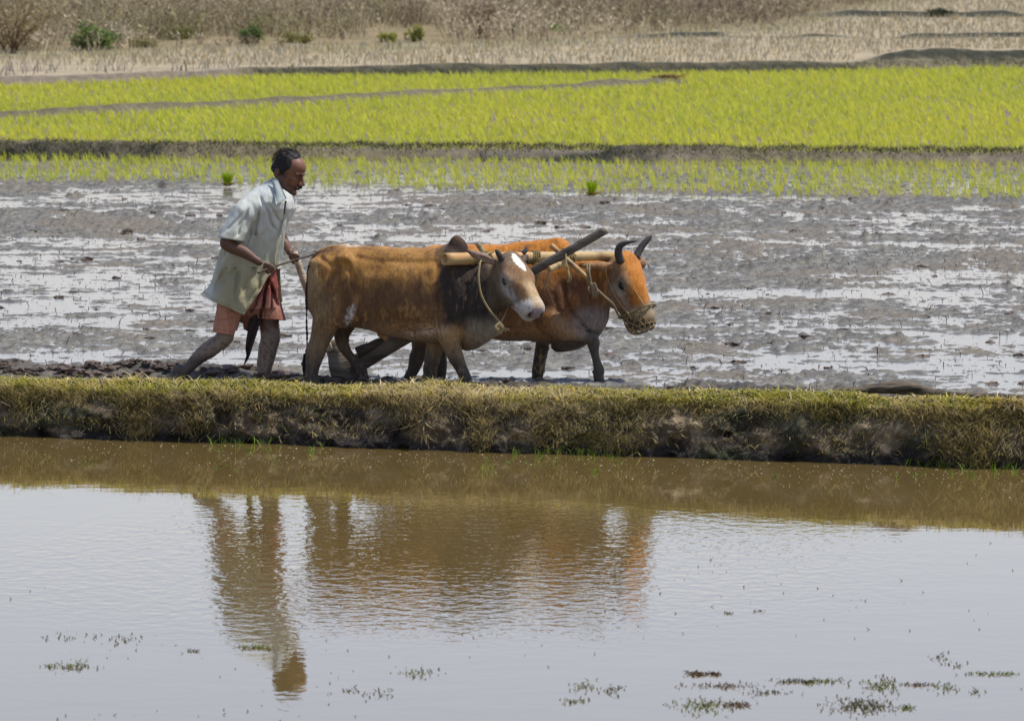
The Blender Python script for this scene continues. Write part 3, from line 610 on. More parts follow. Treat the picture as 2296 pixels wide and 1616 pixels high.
# ================================================================== implicit-surface modelling
SL = 0.078                                            # a point one unit deeper shows this much higher
def L3(px, py, y): return np.array([px, y, -py - SL * y], float)
class SDF:
    def __init__(s, lo, hi, h):
        s.h = h; s.lo = np.array(lo, float); s.n = np.ceil((np.array(hi) - s.lo) / h).astype(int) + 1
        s.D = np.full(s.n, 40., np.float32); s.ax = [s.lo[i] + h * np.arange(s.n[i]) for i in range(3)]
    def blk(s, lo, hi):
        a = np.clip(np.floor((np.asarray(lo) - s.lo) / s.h).astype(int), 0, s.n - 1); b = np.clip(np.ceil((np.asarray(hi) - s.lo) / s.h).astype(int) + 1, 1, s.n)
        b = np.maximum(b, a + 1)
        sl = tuple(slice(a[i], b[i]) for i in range(3))
        g = np.meshgrid(*[s.ax[i][sl[i]].astype(np.float32) for i in range(3)], indexing='ij', sparse=True)
        return sl, g
    def put(s, sl, d, k, sub=False):
        D = s.D[sl]
        if sub:
            d = -d; h = np.clip(.5 - .5 * (D - d) / k, 0, 1); s.D[sl] = D * (1 - h) + d * h + k * h * (1 - h)
        else:
            h = np.clip(.5 + .5 * (D - d) / k, 0, 1); s.D[sl] = D * (1 - h) + d * h - k * h * (1 - h)
    def cone(s, a, b, ra, rb, k=6, sy=1., sub=False):
        "tapered capsule; sy squeezes it in depth"
        a = np.asarray(a, float); b = np.asarray(b, float); R = max(ra, rb) + k + 3
        sl, (x, y, z) = s.blk(np.minimum(a, b) - R, np.maximum(a, b) + R)
        ab = b - a; ab2 = ab.dot(ab) + 1e-9
        px, py, pz = x - a[0], y - a[1], z - a[2]
        t = np.clip((px * ab[0] + py * ab[1] + pz * ab[2]) / ab2, 0, 1)
        d = np.sqrt((px - t * ab[0]) ** 2 + ((py - t * ab[1]) / sy) ** 2 + (pz - t * ab[2]) ** 2) - (ra + (rb - ra) * t)
        if sy != 1: d = d * min(1, sy) ** .5
        s.put(sl, d, k, sub)
    def chain(s, pts, k=6, sy=1., n=4):
        "pts (px,py,depth,r): smooth tapering limb in picture units"
        P = np.array([[*L3(p[0], p[1], p[2]), p[3]] for p in pts]); P = spline(P, n) if len(P) > 2 else P
        P[:, 3] -= np.minimum(.42 * k, .20 * P[:, 3])                # what the soft union would add again
        for i in range(len(P) - 1): s.cone(P[i, :3], P[i + 1, :3], P[i, 3], P[i + 1, 3], k, sy)
    def ell(s, c, r, k=6, R=None, sub=False):
        "ellipsoid; R rows are its own axes"
        c = np.asarray(c, float); r = np.asarray(r, float); m = (max(r) if R is not None else r) + k + 3
        sl, (x, y, z) = s.blk(c - m, c + m); x, y, z = x - c[0], y - c[1], z - c[2]
        if R is not None: x, y, z = (R[i][0] * x + R[i][1] * y + R[i][2] * z for i in range(3))
        q = np.sqrt((x / r[0]) ** 2 + (y / r[1]) ** 2 + (z / r[2]) ** 2) + 1e-6
        g = np.sqrt((x / r[0] ** 2) ** 2 + (y / r[1] ** 2) ** 2 + (z / r[2] ** 2) ** 2) + 1e-6
        s.put(sl, q * (q - 1) / g, k, sub)
    def loftx(s, T, yc, k=6, e=2.0, egg=.0):
        "body along x: rows (px, top py, bottom py, half width); centre line depth yc(px)"
        T = np.array(T, float); xs = s.ax[0]; i0, i1 = np.searchsorted(xs, T[0, 0]), np.searchsorted(xs, T[-1, 0])
        ker = np.hanning(13); ker /= ker.sum()
        def itp(col):
            v = np.interp(xs, T[:, 0], col); return np.convolve(np.pad(v, 6, 'edge'), ker, 'valid')
        top, bot, w = itp(T[:, 1]), itp(T[:, 2]), itp(T[:, 3])
        for i in range(i0, i1):
            y = s.ax[1][:, None] - yc(xs[i]); zt, zb = -top[i] - SL * yc(xs[i]), -bot[i] - SL * yc(xs[i])
            zc, h = (zt + zb) / 2, (zt - zb) / 2; z = (s.ax[2][None] - zc) / h
            ww = w[i] * (1 - egg * np.clip(z, -1, 1.2))
            q = (np.abs(y / ww) ** e + np.abs(z) ** e) ** (1 / e)
            d = ((q - 1) * min(h, w[i])).astype(np.float32)
            s.put((i, slice(None), slice(None)), d, k)
    def loftz(s, T, k=6, e=2.0):
        "body along z: rows (py, left px, right px, half depth, centre depth)"
        T = np.array(T, float); T = T[np.argsort(-T[:, 0])]; zs = s.ax[2]
        zt = -T[:, 0]; ker = np.hanning(7); ker /= ker.sum()
        def itp(col):
            v = np.interp(zs, zt, col); return np.convolve(np.pad(v, 3, 'edge'), ker, 'valid')
        Lx, Rx, w, yc = itp(T[:, 1]), itp(T[:, 2]), itp(T[:, 3]), itp(T[:, 4])
        for i in range(np.searchsorted(zs, zt[0]), np.searchsorted(zs, zt[-1])):
            c, h = (Lx[i] + Rx[i]) / 2, (Rx[i] - Lx[i]) / 2
            q = (np.abs((s.ax[0][:, None] - c) / h) ** e + np.abs((s.ax[1][None] - yc[i]) / w[i]) ** e) ** (1 / e)
            s.put((slice(None), slice(None), i), ((q - 1) * min(h, w[i])).astype(np.float32), k)
    def mesh(s):
        D = s.D; n = np.array(D.shape); ins = D < 0
        c = [ins[a:n[0] - 1 + a, b:n[1] - 1 + b, c_:n[2] - 1 + c_] for a in (0, 1) for b in (0, 1) for c_ in (0, 1)]
        anyi = np.logical_or.reduce(c); alli = np.logical_and.reduce(c); act = anyi & ~alli
        I = np.argwhere(act); ids = np.full(act.shape, -1, np.int64); ids[act] = np.arange(len(I))
        off = np.array([(a, b, c_) for a in (0, 1) for b in (0, 1) for c_ in (0, 1)])
        val = np.stack([D[tuple((I + o_).T)] for o_ in off], 1)
        acc = np.zeros((len(I), 3)); cnt = np.zeros(len(I))
        for a in range(8):
            for b in range(a + 1, 8):
                if np.abs(off[a] - off[b]).sum() != 1: continue
                va, vb = val[:, a], val[:, b]; m = (va < 0) != (vb < 0); t = np.where(m, va / np.where(m, va - vb, 1), 0)
                acc += np.where(m[:, None], off[a] + (off[b] - off[a]) * t[:, None], 0); cnt += m
        V = (I + acc / cnt[:, None]) * s.h + s.lo; F = []
        for ax in range(3):
            o1 = np.zeros(3, int); o1[ax] = 1; u, v = [(1, 2), (2, 0), (0, 1)][ax]
            A = ins[tuple(slice(0, n[i] - (1 if i == ax else 0)) for i in range(3))]
            Bq = ins[tuple(slice((1 if i == ax else 0), n[i]) for i in range(3))]
            E = np.argwhere(A != Bq); E = E[(E[:, u] > 0) & (E[:, v] > 0) & (E[:, u] < n[u] - 1) & (E[:, v] < n[v] - 1)]
            fl = ins[tuple(E.T)]; du = np.zeros(3, int); du[u] = 1; dv = np.zeros(3, int); dv[v] = 1
            q = np.stack([ids[tuple((E - du - dv).T)], ids[tuple((E - dv).T)], ids[tuple(E.T)], ids[tuple((E - du).T)]], 1)
            q = np.where(fl[:, None], q, q[:, ::-1]); F.append(q)
        return V, np.concatenate(F)
class Frame:
    "picture units around (px0,py0) at distance Y0 -> metres"
    def __init__(s, px0, py0, Y0):
        s.O = W(px0, py0, Y0); d = Y0 * cb - (s.O[2] - 4) * sb; s.S = FD / d; s.p = (px0, py0)
    def __call__(s, V):
        V = np.asarray(V, float); return s.O + (V - np.array([s.p[0], 0, -s.p[1]])) / s.S
    def p(s): pass
def frame_pt(fr, px, py, y): return fr(L3(px, py, y))
def axes(yaw, pitch, roll=0):
    "forward, right (near side), up of a head turned yaw towards the viewer and dipped by pitch"
    F = np.array([math.cos(yaw) * math.cos(pitch), -math.sin(yaw) * math.cos(pitch), -math.sin(pitch)])
    R = np.array([-math.sin(yaw), -math.cos(yaw), 0.]); U = np.cross(R, F) * -1
    if U[2] < 0 and abs(pitch) < 1.2: U = -U
    if roll: R, U = R * math.cos(roll) + U * math.sin(roll), U * math.cos(roll) - R * math.sin(roll)
    return F, R, U
# ================================================================== oxen
M_coat = mat('ox_coat', None, .66, bump=.6, bscale=110, bdist=.006, spec=.25, var=.26, vscale=60, stretch=(1, 1, .40), sheen=.08)
M_horn = mat('horn', lin(74, 70, 66), .55, bump=.5, bscale=90, bdist=.004, var=.25, vscale=40)
M_eye = mat('ox_eye', lin(14, 11, 10), .12, spec=.6)
def ox_head(s, O, yaw, pitch, k, ears, horn_bump=True):
    a, r_, n = axes(yaw, pitch)
    n = np.cross(r_, a); n = n if n[2] > 0 else -n
    P = lambda A, R, N: O + k * (a * A + r_ * R + n * N)
    RM = np.stack([a, r_, n])
    s.ell(P(22, 0, -26), k * np.array([34, 35, 30]), 8, RM)
    s.ell(P(42, 0, -14), k * np.array([44, 34, 16]), 8, RM)
    s.ell(P(4, 0, -10), k * np.array([16, 24, 12]), 8, RM)
    for q in (1, -1):
        s.ell(P(46, q * 27, -20), k * np.array([19, 11, 13]), 6, RM)
        s.ell(P(50, q * 17, -52), k * np.array([40, 17, 27]), 9, RM)
        s.cone(P(60, q * 19, -36), P(112, q * 13, -27), k * 15, k * 13, 8)
    s.cone(P(40, 0, -20), P(118, 0, -17), k * 26, k * 19, 9)
    s.cone(P(40, 0, -58), P(116, 0, -40), k * 25, k * 16, 10)
    s.ell(P(123, 0, -22), k * np.array([20, 25, 20]), 7, RM)
    s.ell(P(119, 0, -44), k * np.array([16, 17, 11]), 5, RM)
    for q in (1, -1):
        s.ell(P(52, q * 38, -22), k * np.array([9, 4.5, 6]), 4, RM, sub=True)      # eye socket
        s.ell(P(139, q * 14, -19), k * np.array([6, 4.4, 5]), 2.5, RM, sub=True)     # nostril
        s.ell(P(84, q * 27, -24), k * np.array([20, 6, 7]), 8, RM, sub=True)
        s.cone(P(139, q * 12, -36), P(110, q * 24, -38), k * 1.5, k * 1.2, 1.5, sub=True)
    for (p0, p1, w) in ears:                                           # ears: cupped leaves
        p0, p1 = np.array(p0), np.array(p1); m = p0 * .5 + p1 * .5 + np.array([0, 0, w * .10])
        s.cone(p0, p0 * .65 + p1 * .35, w * .35, w * .55, 5); s.cone(p0 * .65 + p1 * .35, p0 * .3 + p1 * .7, w * .58, w * .42, 2); s.cone(p0 * .3 + p1 * .7, p1, w * .42, w * .12, 2)
    return P, RM
def eyes(P, RM, k, fr, root):
    for q in (1, -1):
        u = np.linspace(0, math.pi, 13); v_ = np.linspace(0, 2 * math.pi, 20, endpoint=False)
        sp = np.array([[math.sin(a_) * math.cos(b_), math.sin(a_) * math.sin(b_), math.cos(a_)] for a_ in u for b_ in v_]) * np.array([10.5, 6.0, 7.2]) * k
        c0 = P(52, q * 31.6, -21.5); V = fr(c0 + sp @ RM)
        nv = 20; F = np.array([(i * nv + j, i * nv + (j + 1) % nv, (i + 1) * nv + (j + 1) % nv, (i + 1) * nv + j) for i in range(12) for j in range(nv)])
        keep(mesh_np('eye', V, [F], M_eye), root)
def speck(V, f, lo, hi, seed, o=3): return sst(lo, hi, fbm(V[:, 0] * f, V[:, 1] * f, V[:, 2] * f, seed, o))
def gsn(V, c, r):
    d = (V - np.asarray(c)) / np.asarray(r); return np.exp(-(d ** 2).sum(1))

# ------------------------------------------------ near ox (brown, white blaze)
frA = Frame(900, 760, 44.70)
yA = lambda x: -(x - 900) * .23
s = SDF([640, -200, -905], [1240, 150, -500], 2.0)
s.loftx([(689, 606, 690, 16), (697, 585, 712, 34), (712, 566, 722, 48), (732, 556, 728, 55), (765, 549, 730, 58), (800, 549.5, 733, 60), (822, 551, 739, 66), (857, 552, 752, 72), (900, 555, 760, 76),
         (950, 556, 765, 74), (985, 554, 769, 66), (1015, 547, 774, 58), (1040, 566, 780, 52), (1058, 590, 780, 48), (1078, 594, 776, 43), (1100, 602, 758, 34), (1114, 630, 735, 24), (1119, 650, 720, 12)], yA, 6, 2.15, .13)
s.ell(L3(1028, 562, yA(1027)), (23, 18, 35), 10, axes(0, -.12)[0:3] and np.stack([[.97, 0, .24], [0, 1, 0], [-.24, 0, .97]]))
s.ell(L3(1006, 570, yA(1006)), (22, 22, 18), 12)
for q in (1, -1):
    s.ell(L3(776, 580, yA(774) - q * 38), (17, 17, 13), 14)                       # hook bone
    s.ell(L3(706, 590, yA(706) - q * 24), (13, 11, 12), 9)                        # pin bone
    s.ell(L3(738, 652, yA(738) - q * 32), (44, 25, 68), 14)                       # thigh
    s.ell(L3(768, 700, yA(768) - q * 36), (26, 16, 34), 12)                       # stifle
    s.ell(L3(1008, 662, yA(1008) - q * 36), (34, 19, 50), 20)                     # shoulder
    s.ell(L3(1026, 700, yA(1026) - q * 38), (26, 19, 38), 12)                     # upper arm
    s.ell(L3(824, 596, yA(820) - q * 76), (38, 17, 20), 14, sub=True)             # hollow of the flank
    s.ell(L3(745, 604, yA(742) - q * 66), (17, 12, 26), 12, sub=True)
    s.cone(L3(796, 600, yA(796) - q * 72), L3(800, 700, yA(800) - q * 76), 9, 9, 14, sub=True)
s.cone(L3(1040, 652, yA(1040)), L3(1122, 632, yA(1125) - 4), 54, 38, 12, .62)
s.cone(L3(1060, 700, yA(1060)), L3(1135, 660, yA(1125) - 12), 38, 26, 12, .6)
s.cone(L3(1050, 768, yA(1050)), L3(1108, 742, yA(1108)), 16, 14, 8, .55)
s.cone(L3(850, 752, yA(848)), L3(866, 759, yA(866)), 5, 6, 8)                     # sheath
s.cone(L3(862, 764, yA(862)), L3(850, 784, yA(852)), 1.8, .9, 3)
# legs
n0, f0 = yA(720) - 36, yA(760) + 34
s.chain([(738, 690, n0, 38), (726, 735, n0, 29), (718, 764, n0, 21), (706, 794, n0, 20.5), (701, 822, n0, 14.5), (698, 846, n0, 13), (700, 858, n0, 16), (702, 884, n0, 15)], 7, .8)
s.cone(L3(690, 786, n0), L3(722, 700, n0), 6, 6, 7, .8)
s.cone(L3(697, 852, n0), L3(690, 868, n0 + 2), 5, 4, 3)
s.chain([(776, 715, f0, 26), (764, 748, f0, 18.5), (768, 775, f0, 14.5), (787, 802, f0, 12), (806, 822, f0, 12.5), (810, 836, f0, 12), (818, 856, f0, 8.5), (822, 884, f0, 13)], 6, .9)
n1, f1 = yA(1010) - 36, yA(980) + 30
s.chain([(1000, 715, n1, 32), (1007, 752, n1, 26), (1015, 780, n1, 19), (1024, 805, n1, 16.5), (1034, 824, n1, 13.5), (1042, 842, n1, 13.5), (1046, 856, n1, 13), (1050, 884, n1, 15)], 7, .85)
s.chain([(985, 745, f1, 26), (974, 782, f1, 20), (969, 806, f1, 18), (963, 830, f1, 15.5), (966, 838, f1, 12), (952, 852, f1, 9.5), (946, 882, f1, 12)], 6, .85)
# tail
tl = [(776, 552, yA(776), 9), (745, 556, yA(745) - 2, 8.5), (718, 566, yA(712) - 4, 7.5), (700, 583, yA(700) - 2, 6.5), (691, 612, yA(690), 5.5), (687, 660, yA(690), 4.5), (686, 720, yA(690), 4), (687, 770, yA(690), 3.6), (682, 800, yA(690) - 2, 3)]
s.chain(tl, 3)
# head
O = L3(1149, 569, yA(1130) - 14)
ears = [(L3(1108, 589, yA(1120) - 30), L3(1045, 561, yA(1120) - 56), 18), (L3(1172, 584, yA(1130) + 26), L3(1182, 574, yA(1130) + 56), 18)]
PA, RMA = ox_head(s, O, math.radians(50), math.radians(50), 1.11, ears)
s.cone(ears[0][0] * .45 + ears[0][1] * .55 + np.array([1, -9, -2]), ears[0][0] * .9 + ears[0][1] * .1 + np.array([0, -12, -1]), 3, 6, 3, sub=True)
def ribs(s, x0, x1, n, yc, slant=-.12):
    gx, gy, gz_ = [g.astype(np.float32) for g in np.meshgrid(*s.ax, indexing='ij', sparse=True)]
    py_ = -gz_ - SL * gy; u = (gx - slant * (py_ - 640) - x0) / (x1 - x0)
    s.D -= .6 * np.sin(u * n * 2 * np.pi) * sst(0, .1, u) * sst(1, .9, u) * sst(590, 620, py_) * sst(735, 690, py_)
    s.D -= 2.4 * vn(gx * .03, gy * .03, gz_ * .024, 7) + .6 * vn(gx * .09, gy * .08, gz_ * .06, 8)                      # slack skin over bone and muscle
def crease(s, pts, w_, a):
    "fold in the hide along a picture line, both sides of the body"
    P = spline(np.array([(p[0], p[1], 0.) for p in pts]), 4)[:, :2]; m_ = 2.6 * w_; y_ = (s.ax[1][0], s.ax[1][-1])
    sl, (gx, gy, gz_) = s.blk([P[:, 0].min() - m_, y_[0], -P[:, 1].max() - m_ - 14], [P[:, 0].max() + m_, y_[1], -P[:, 1].min() + m_ + 14]); py_ = -gz_ - SL * gy; best = None
    for (x0, y0), (x1, y1) in zip(P[:-1], P[1:]):
        L2 = (x1 - x0) ** 2 + (y1 - y0) ** 2; t = np.clip(((gx - x0) * (x1 - x0) + (py_ - y0) * (y1 - y0)) / L2, 0, 1)
        d = (gx - x0 - t * (x1 - x0)) ** 2 + (py_ - y0 - t * (y1 - y0)) ** 2; best = d if best is None else np.minimum(best, d)
    s.D[sl] += (a * np.exp(-best / w_ ** 2)).astype(np.float32)
ribs(s, 850, 985, 6, yA)
crease(s, [(778, 588), (790, 620), (796, 660), (802, 700), (812, 722)], 6, 4.5); crease(s, [(800, 640), (812, 676), (826, 706)], 7, 3)
crease(s, [(788, 575), (830, 584), (880, 588), (940, 590), (975, 588)], 8, 3.0); crease(s, [(722, 580), (745, 596), (764, 590)], 6, 3)
crease(s, [(985, 600), (978, 640), (982, 690), (992, 735)], 7, 4); crease(s, [(1048, 640), (1046, 690), (1042, 730), (1036, 770)], 6, 4)
crease(s, [(716, 600), (722, 650), (716, 700)], 6, 2.5); crease(s, [(1010, 640), (1020, 680), (1010, 720)], 5, 2); crease(s, [(1066, 700), (1070, 735), (1060, 765)], 4, 2.5); crease(s, [(1084, 700), (1088, 730), (1078, 758)], 4, 2.5)
crease(s, [(900, 735), (940, 742), (985, 738)], 6, 2)
V, F = s.mesh()
# coat colours with some light and shade painted in: brown back, tan belly, dark neck, white blaze and muzzle
x, py = V[:, 0], -V[:, 2] - SL * V[:, 1]
nz = fbm(x * .05, V[:, 1] * .05, V[:, 2] * .03, 3, 4); nf = fbm(x * .25, V[:, 1] * .25, V[:, 2] * .12, 5, 3)
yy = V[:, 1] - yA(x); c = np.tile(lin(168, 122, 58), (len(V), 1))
c = mixc(c, lin(108, 78, 48), sst(600, 670, py + 24 * nz)); c = mixc(c, lin(166, 132, 96), sst(708, 752, py + 26 * nz) * sst(720, 900, x) * .85)  # lower flank darker: partly its own coat, partly painted shade
c = mixc(c, lin(216, 196, 176), .8 * gsn(np.stack([x, py], 1), (975, 742), (32, 13)) * sst(-.35, .1, nf) + .75 * gsn(np.stack([x, py], 1), (925, 750), (15, 8)) * sst(-.2, .1, nf))
c = mixc(c, lin(210, 205, 196), .95 * sst(.2, .9, gsn(np.stack([x + (py - 700) * .35, py], 1), (787, 705), (11, 26)) * (1 + 1.3 * nf)))
c = mixc(c, lin(176, 154, 112), sst(730, 696, x + 8 * nz) * sst(566, 600, py) * .75 * sst(735, 660, py))
c = mixc(c, lin(132, 110, 76), sst(775, 715, x + 20 * nz) * sst(600, 690, py) * .85)
c = mixc(c, lin(236, 222, 200), .9 * gsn(np.stack([x, py], 1), (790, 548), (24, 4.5)))
c = mixc(c, lin(86, 58, 36), sst(.05, .5, nz) * .5 * (py < 740)); c = mixc(c, lin(186, 142, 84), sst(.1, .55, -nz + .4 * nf) * .5 * (py < 740))
neck = sst(972, 1002, x + 18 * nz + 8 * nf) * sst(748, 706, py + 14 * nz + (x - 1000) * -.1) * sst(540, 560, py + (x - 1000) * .1)
c = mixc(c, lin(46, 39, 35), neck * .96)
st = sst(.30, .5, fbm(x * .30, V[:, 1] * .1, V[:, 2] * .05, 9, 2)); c = mixc(c, lin(150, 120, 88), neck * st * .28 * sst(1000, 1020, x))  # light through the gaps painted as pale streaks on the neck
c = mixc(c, lin(58, 42, 34), sst(.25, .6, gsn(np.stack([x, py], 1), (1029, 562), (34, 44))) * .92); c = mixc(c, lin(104, 62, 40), .6 * sst(536, 528, py) * sst(1000, 1010, x) * sst(1060, 1050, x) * .7)
brisk = sst(1030, 1062, x) * sst(700, 738, py); c = mixc(c, lin(138, 130, 112), brisk * .85)
c = mixc(c, lin(166, 132, 84), sst(972, 990, x) * sst(1050, 1030, x) * sst(725, 750, py) * sst(820, 790, py) * .8)
farleg = (yy > 6) * sst(728, 745, py); c = mixc(c, lin(72, 60, 46), farleg * sst(900, 880, x) * .85)  # far hind leg darkened, its shade painted into the coat
low = sst(770, 828, py + 16 * nz + 6 * nf); c = mixc(c, lin(120, 104, 78), sst(735, 790, py) * (1 - sst(820, 860, x) * sst(940, 900, x)) * .6)
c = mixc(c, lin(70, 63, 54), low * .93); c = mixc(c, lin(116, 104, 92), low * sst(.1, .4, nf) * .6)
c = mixc(c, lin(186, 150, 96), sst(.2, .6, nf + .4 * nz) * sst(800, 815, py) * (sst(800, 812, x) * sst(830, 822, x)) * .7)  # golden sunlit edge painted on the far hind leg
ta = (x < 696) & (py > 585) & (yy > -12) & (yy < 14); c = np.where(ta[:, None], lin(60, 46, 38), c)
tb = np.exp(-(((py - (552 + (776 - x) * .22)) / 6) ** 2)) * sst(772, 740, x) * (py < 575); c = mixc(c, lin(80, 50, 36), tb * .8)
# head in its own axes
q = (V - O) @ RMA.T / 1.11; A, R_, N_ = q.T
hd = sst(-22, -8, A) * sst(-90, -80, N_) * sst(50, 44, np.abs(R_)) * sst(1085, 1100, x)
hc = np.tile(lin(116, 98, 76), (len(V), 1))
hc = mixc(hc, lin(146, 108, 66), sst(-22, -8, N_) * sst(10, 40, A) * .75); hc = mixc(hc, lin(118, 96, 76), sst(30, 5, A) * .5)
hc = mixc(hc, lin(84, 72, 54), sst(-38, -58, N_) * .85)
hc = mixc(hc, lin(196, 190, 180), sst(98, 112, A + 5 * nf - .25 * (N_ + 20)) * .95); hc = mixc(hc, lin(206, 178, 134), sst(60, 85, A) * sst(-18, -8, N_) * sst(18, 8, np.abs(R_)) * .7)
hc = mixc(hc, lin(190, 186, 176), .9 * np.exp(-((A - 54) / 19) ** 2 - ((N_ + 24) / 14) ** 2) * (np.abs(R_) > 22)); hc = mixc(hc, lin(186, 182, 172), .6 * np.exp(-((A - 80) / 16) ** 2 - ((N_ + 30) / 9) ** 2) * (np.abs(R_) > 12))
hc = mixc(hc, lin(250, 244, 226), sst(.42, .58, np.exp(-((A - 24) / 27) ** 2 - ((R_ + 2 + (A - 24) * .1) / 13) ** 2) + .16 * nf) * sst(-26, -16, N_))
hc = mixc(hc, lin(150, 136, 134), sst(131, 136, A) * sst(-34, -28, N_)); hc = mixc(hc, lin(36, 30, 28), sst(.4, .7, np.exp(-((A - 139) / 9) ** 2 - ((np.abs(R_) - 15) / 5.5) ** 2 - ((N_ + 20) / 8) ** 2)))
hc = mixc(hc, lin(40, 32, 28), np.exp(-((A - 52) / 9) ** 2 - ((N_ + 22) / 7) ** 2) * (np.abs(R_) > 24))
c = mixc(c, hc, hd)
ear = (x < 1108) & (py < 600) & (V[:, 1] < O[1] - 6) & (py > 552) & (V[:, 1] < yA(1100) - 22); c = np.where(ear[:, None], mixc(np.tile(lin(150, 124, 106), (len(V), 1)), lin(90, 70, 60), sst(1060, 1046, x)), c)
c = c * (1 + .16 * nf)[:, None]
oxA = empty('plough_ox', (*frame_pt(frA, 900, 760, yA(900))[:2], MUDZ), 'brown ox with a white forehead blaze and dark neck, nearer of the yoked pair', 'ox', 'oxen yoked to the plough')
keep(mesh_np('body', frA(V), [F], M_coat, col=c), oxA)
eyes(PA, RMA, 1.11, frA, oxA)
def horn(fr, pts, root, k=10):
    s_ = spline(np.array([[*L3(*p[:3]), p[3]] for p in pts]), 6); v, f = tube(fr(s_[:, :3]), s_[:, 3] / fr.S, 12); keep(mesh_np('horn', v, f, M_horn), root)
horn(frA, [(1128, 585, yA(1130) - 26, 8), (1120, 573, yA(1130) - 34, 7), (1114, 563, yA(1130) - 38, 4.5), (1113, 560, yA(1130) - 38, 2)], oxA)
horn(frA, [(1172, 568, yA(1130) + 4, 6), (1179, 561, yA(1130) + 6, 5), (1180, 554, yA(1130) + 6, 2)], oxA)
# dark switch of the tail
r = np.random.default_rng(4); lst = []
for i in range(34):
    a0 = np.array([683 + r.normal(0, 1.6), 790 + r.uniform(0, 22), yA(690) - 2 + r.normal(0, 2)]); L_ = r.uniform(30, 62)
    pts = [L3(a0[0], a0[1], a0[2]), L3(a0[0] - 3 + r.normal(0, 1.6), a0[1] + L_ * .5, a0[2]), L3(a0[0] + 1 + r.normal(0, 3), min(a0[1] + L_, 866), a0[2])]
    lst.append((frA(spline(pts, 4)), np.linspace(.0045, .0015, 9)))
keep(tubes('tail_tuft', lst, mat('tail_hair', lin(38, 32, 30), .7), n=5), oxA)

# ------------------------------------------------ far ox (orange, horned)
frB = Frame(1120, 760, 45.35)
yB = lambda x: -(x - 1120) * .20
s = SDF([880, -130, -910], [1490, 120, -505], 2.0)
s.loftx([(896, 620, 700, 14), (906, 592, 715, 34), (925, 568, 724, 50), (950, 556, 730, 56), (985, 549, 738, 60), (1020, 548.5, 748, 66), (1060, 549, 756, 71), (1100, 547, 761, 74), (1140, 544.5, 763, 74),
         (1180, 543, 765, 68), (1215, 541, 772, 60), (1245, 545, 780, 52), (1275, 562, 784, 46), (1305, 590, 778, 40), (1335, 622, 758, 32), (1352, 650, 735, 22), (1360, 680, 715, 10)], yB, 6, 2.15, .13)
s.ell(L3(1252, 562, yB(1252)), (30, 20, 30), 12)
s.ell(L3(1222, 566, yB(1222)), (30, 22, 26), 12)
for q in (1, -1):
    s.ell(L3(950, 655, yB(950) - q * 32), (46, 25, 68), 14); s.ell(L3(975, 700, yB(975) - q * 36), (28, 16, 34), 12)
    s.ell(L3(1222, 668, yB(1222) - q * 32), (34, 20, 50), 20); s.ell(L3(1238, 708, yB(1238) - q * 38), (30, 20, 36), 12)
s.cone(L3(1250, 635, yB(1250)), L3(1372, 622, yB(1372) - 4), 60, 38, 16, .6)
s.cone(L3(1275, 700, yB(1275)), L3(1372, 650, yB(1372) - 6), 46, 26, 14, .58)
s.chain([(1340, 650, yB(1340), 20), (1350, 690, yB(1350), 13), (1345, 718, yB(1345), 13), (1322, 742, yB(1322), 13), (1290, 762, yB(1290), 14), (1252, 776, yB(1252), 14)], 9, .5)
n0, f0 = yB(950) - 34, yB(960) + 34
s.chain([(955, 700, n0, 40), (948, 748, n0, 27), (944, 778, n0, 20), (935, 802, n0, 18), (927, 828, n0, 15), (914, 852, n0, 12.5), (912, 884, n0, 14)], 7, .8)
s.chain([(975, 715, f0, 34), (985, 756, f0, 20), (989, 786, f0, 14), (988, 810, f0, 12), (988, 830, f0, 10), (987, 852, f0, 10), (988, 884, f0, 13)], 7, .8)
n1, f1 = yB(1250) - 36, yB(1230) + 30
s.chain([(1230, 715, n1 - 6, 32), (1258, 738, n1 - 16, 24), (1290, 748, n1 - 24, 15.5), (1314, 754, n1 - 26, 12), (1328, 765, n1 - 16, 13.5), (1331, 785, n1 - 16, 9.5), (1336, 808, n1 - 16, 8.5), (1342, 830, n1 - 16, 12), (1340, 842, n1 - 16, 10.5), (1343, 856, n1 - 17, 11.5), (1349, 868, n1 - 18, 14)], 6, .85)
s.cone(L3(1333, 832, n1 - 16), L3(1328, 834, n1 - 16), 6, 3, 2)
s.cone(L3(1344, 868, n1 - 18), L3(1360, 869, n1 - 22), 9, 6, 4)
s.chain([(1225, 735, f1, 28), (1218, 768, f1, 19), (1213, 795, f1, 17), (1208, 825, f1, 14.5), (1205, 850, f1, 11), (1203, 884, f1, 14)], 7, .85)
s.chain([(905, 566, yB(905), 6), (897, 590, yB(897), 5), (895, 640, yB(897), 4), (896, 720, yB(897), 4)], 3)
OB = L3(1413, 572, yB(1400) - 12); kB = 1.17
earsB = [(L3(1372, 598, yB(1380) - 28), L3(1300, 596, yB(1380) - 52), 20), (L3(1432, 590, yB(1400) + 26), L3(1440, 590, yB(1400) + 62), 22)]
PB, RMB = ox_head(s, OB, math.radians(33), math.radians(67), kB, earsB)
ribs(s, 1070, 1200, 6, yB)
crease(s, [(1196, 600), (1192, 640), (1196, 690), (1206, 735)], 7, 4); crease(s, [(1262, 640), (1268, 680), (1290, 715), (1318, 742)], 6, 4.5); crease(s, [(1240, 660), (1250, 700)], 6, 2)
crease(s, [(1230, 772), (1268, 768), (1300, 768)], 5, 3); crease(s, [(1320, 660), (1318, 700), (1300, 735)], 4, 3); crease(s, [(1338, 660), (1336, 700), (1322, 730)], 4, 2.5)
V, F = s.mesh()
x, py = V[:, 0], -V[:, 2] - SL * V[:, 1]
nz = fbm(x * .05, V[:, 1] * .05, V[:, 2] * .03, 33, 4); nf = fbm(x * .25, V[:, 1] * .25, V[:, 2] * .12, 35, 3)
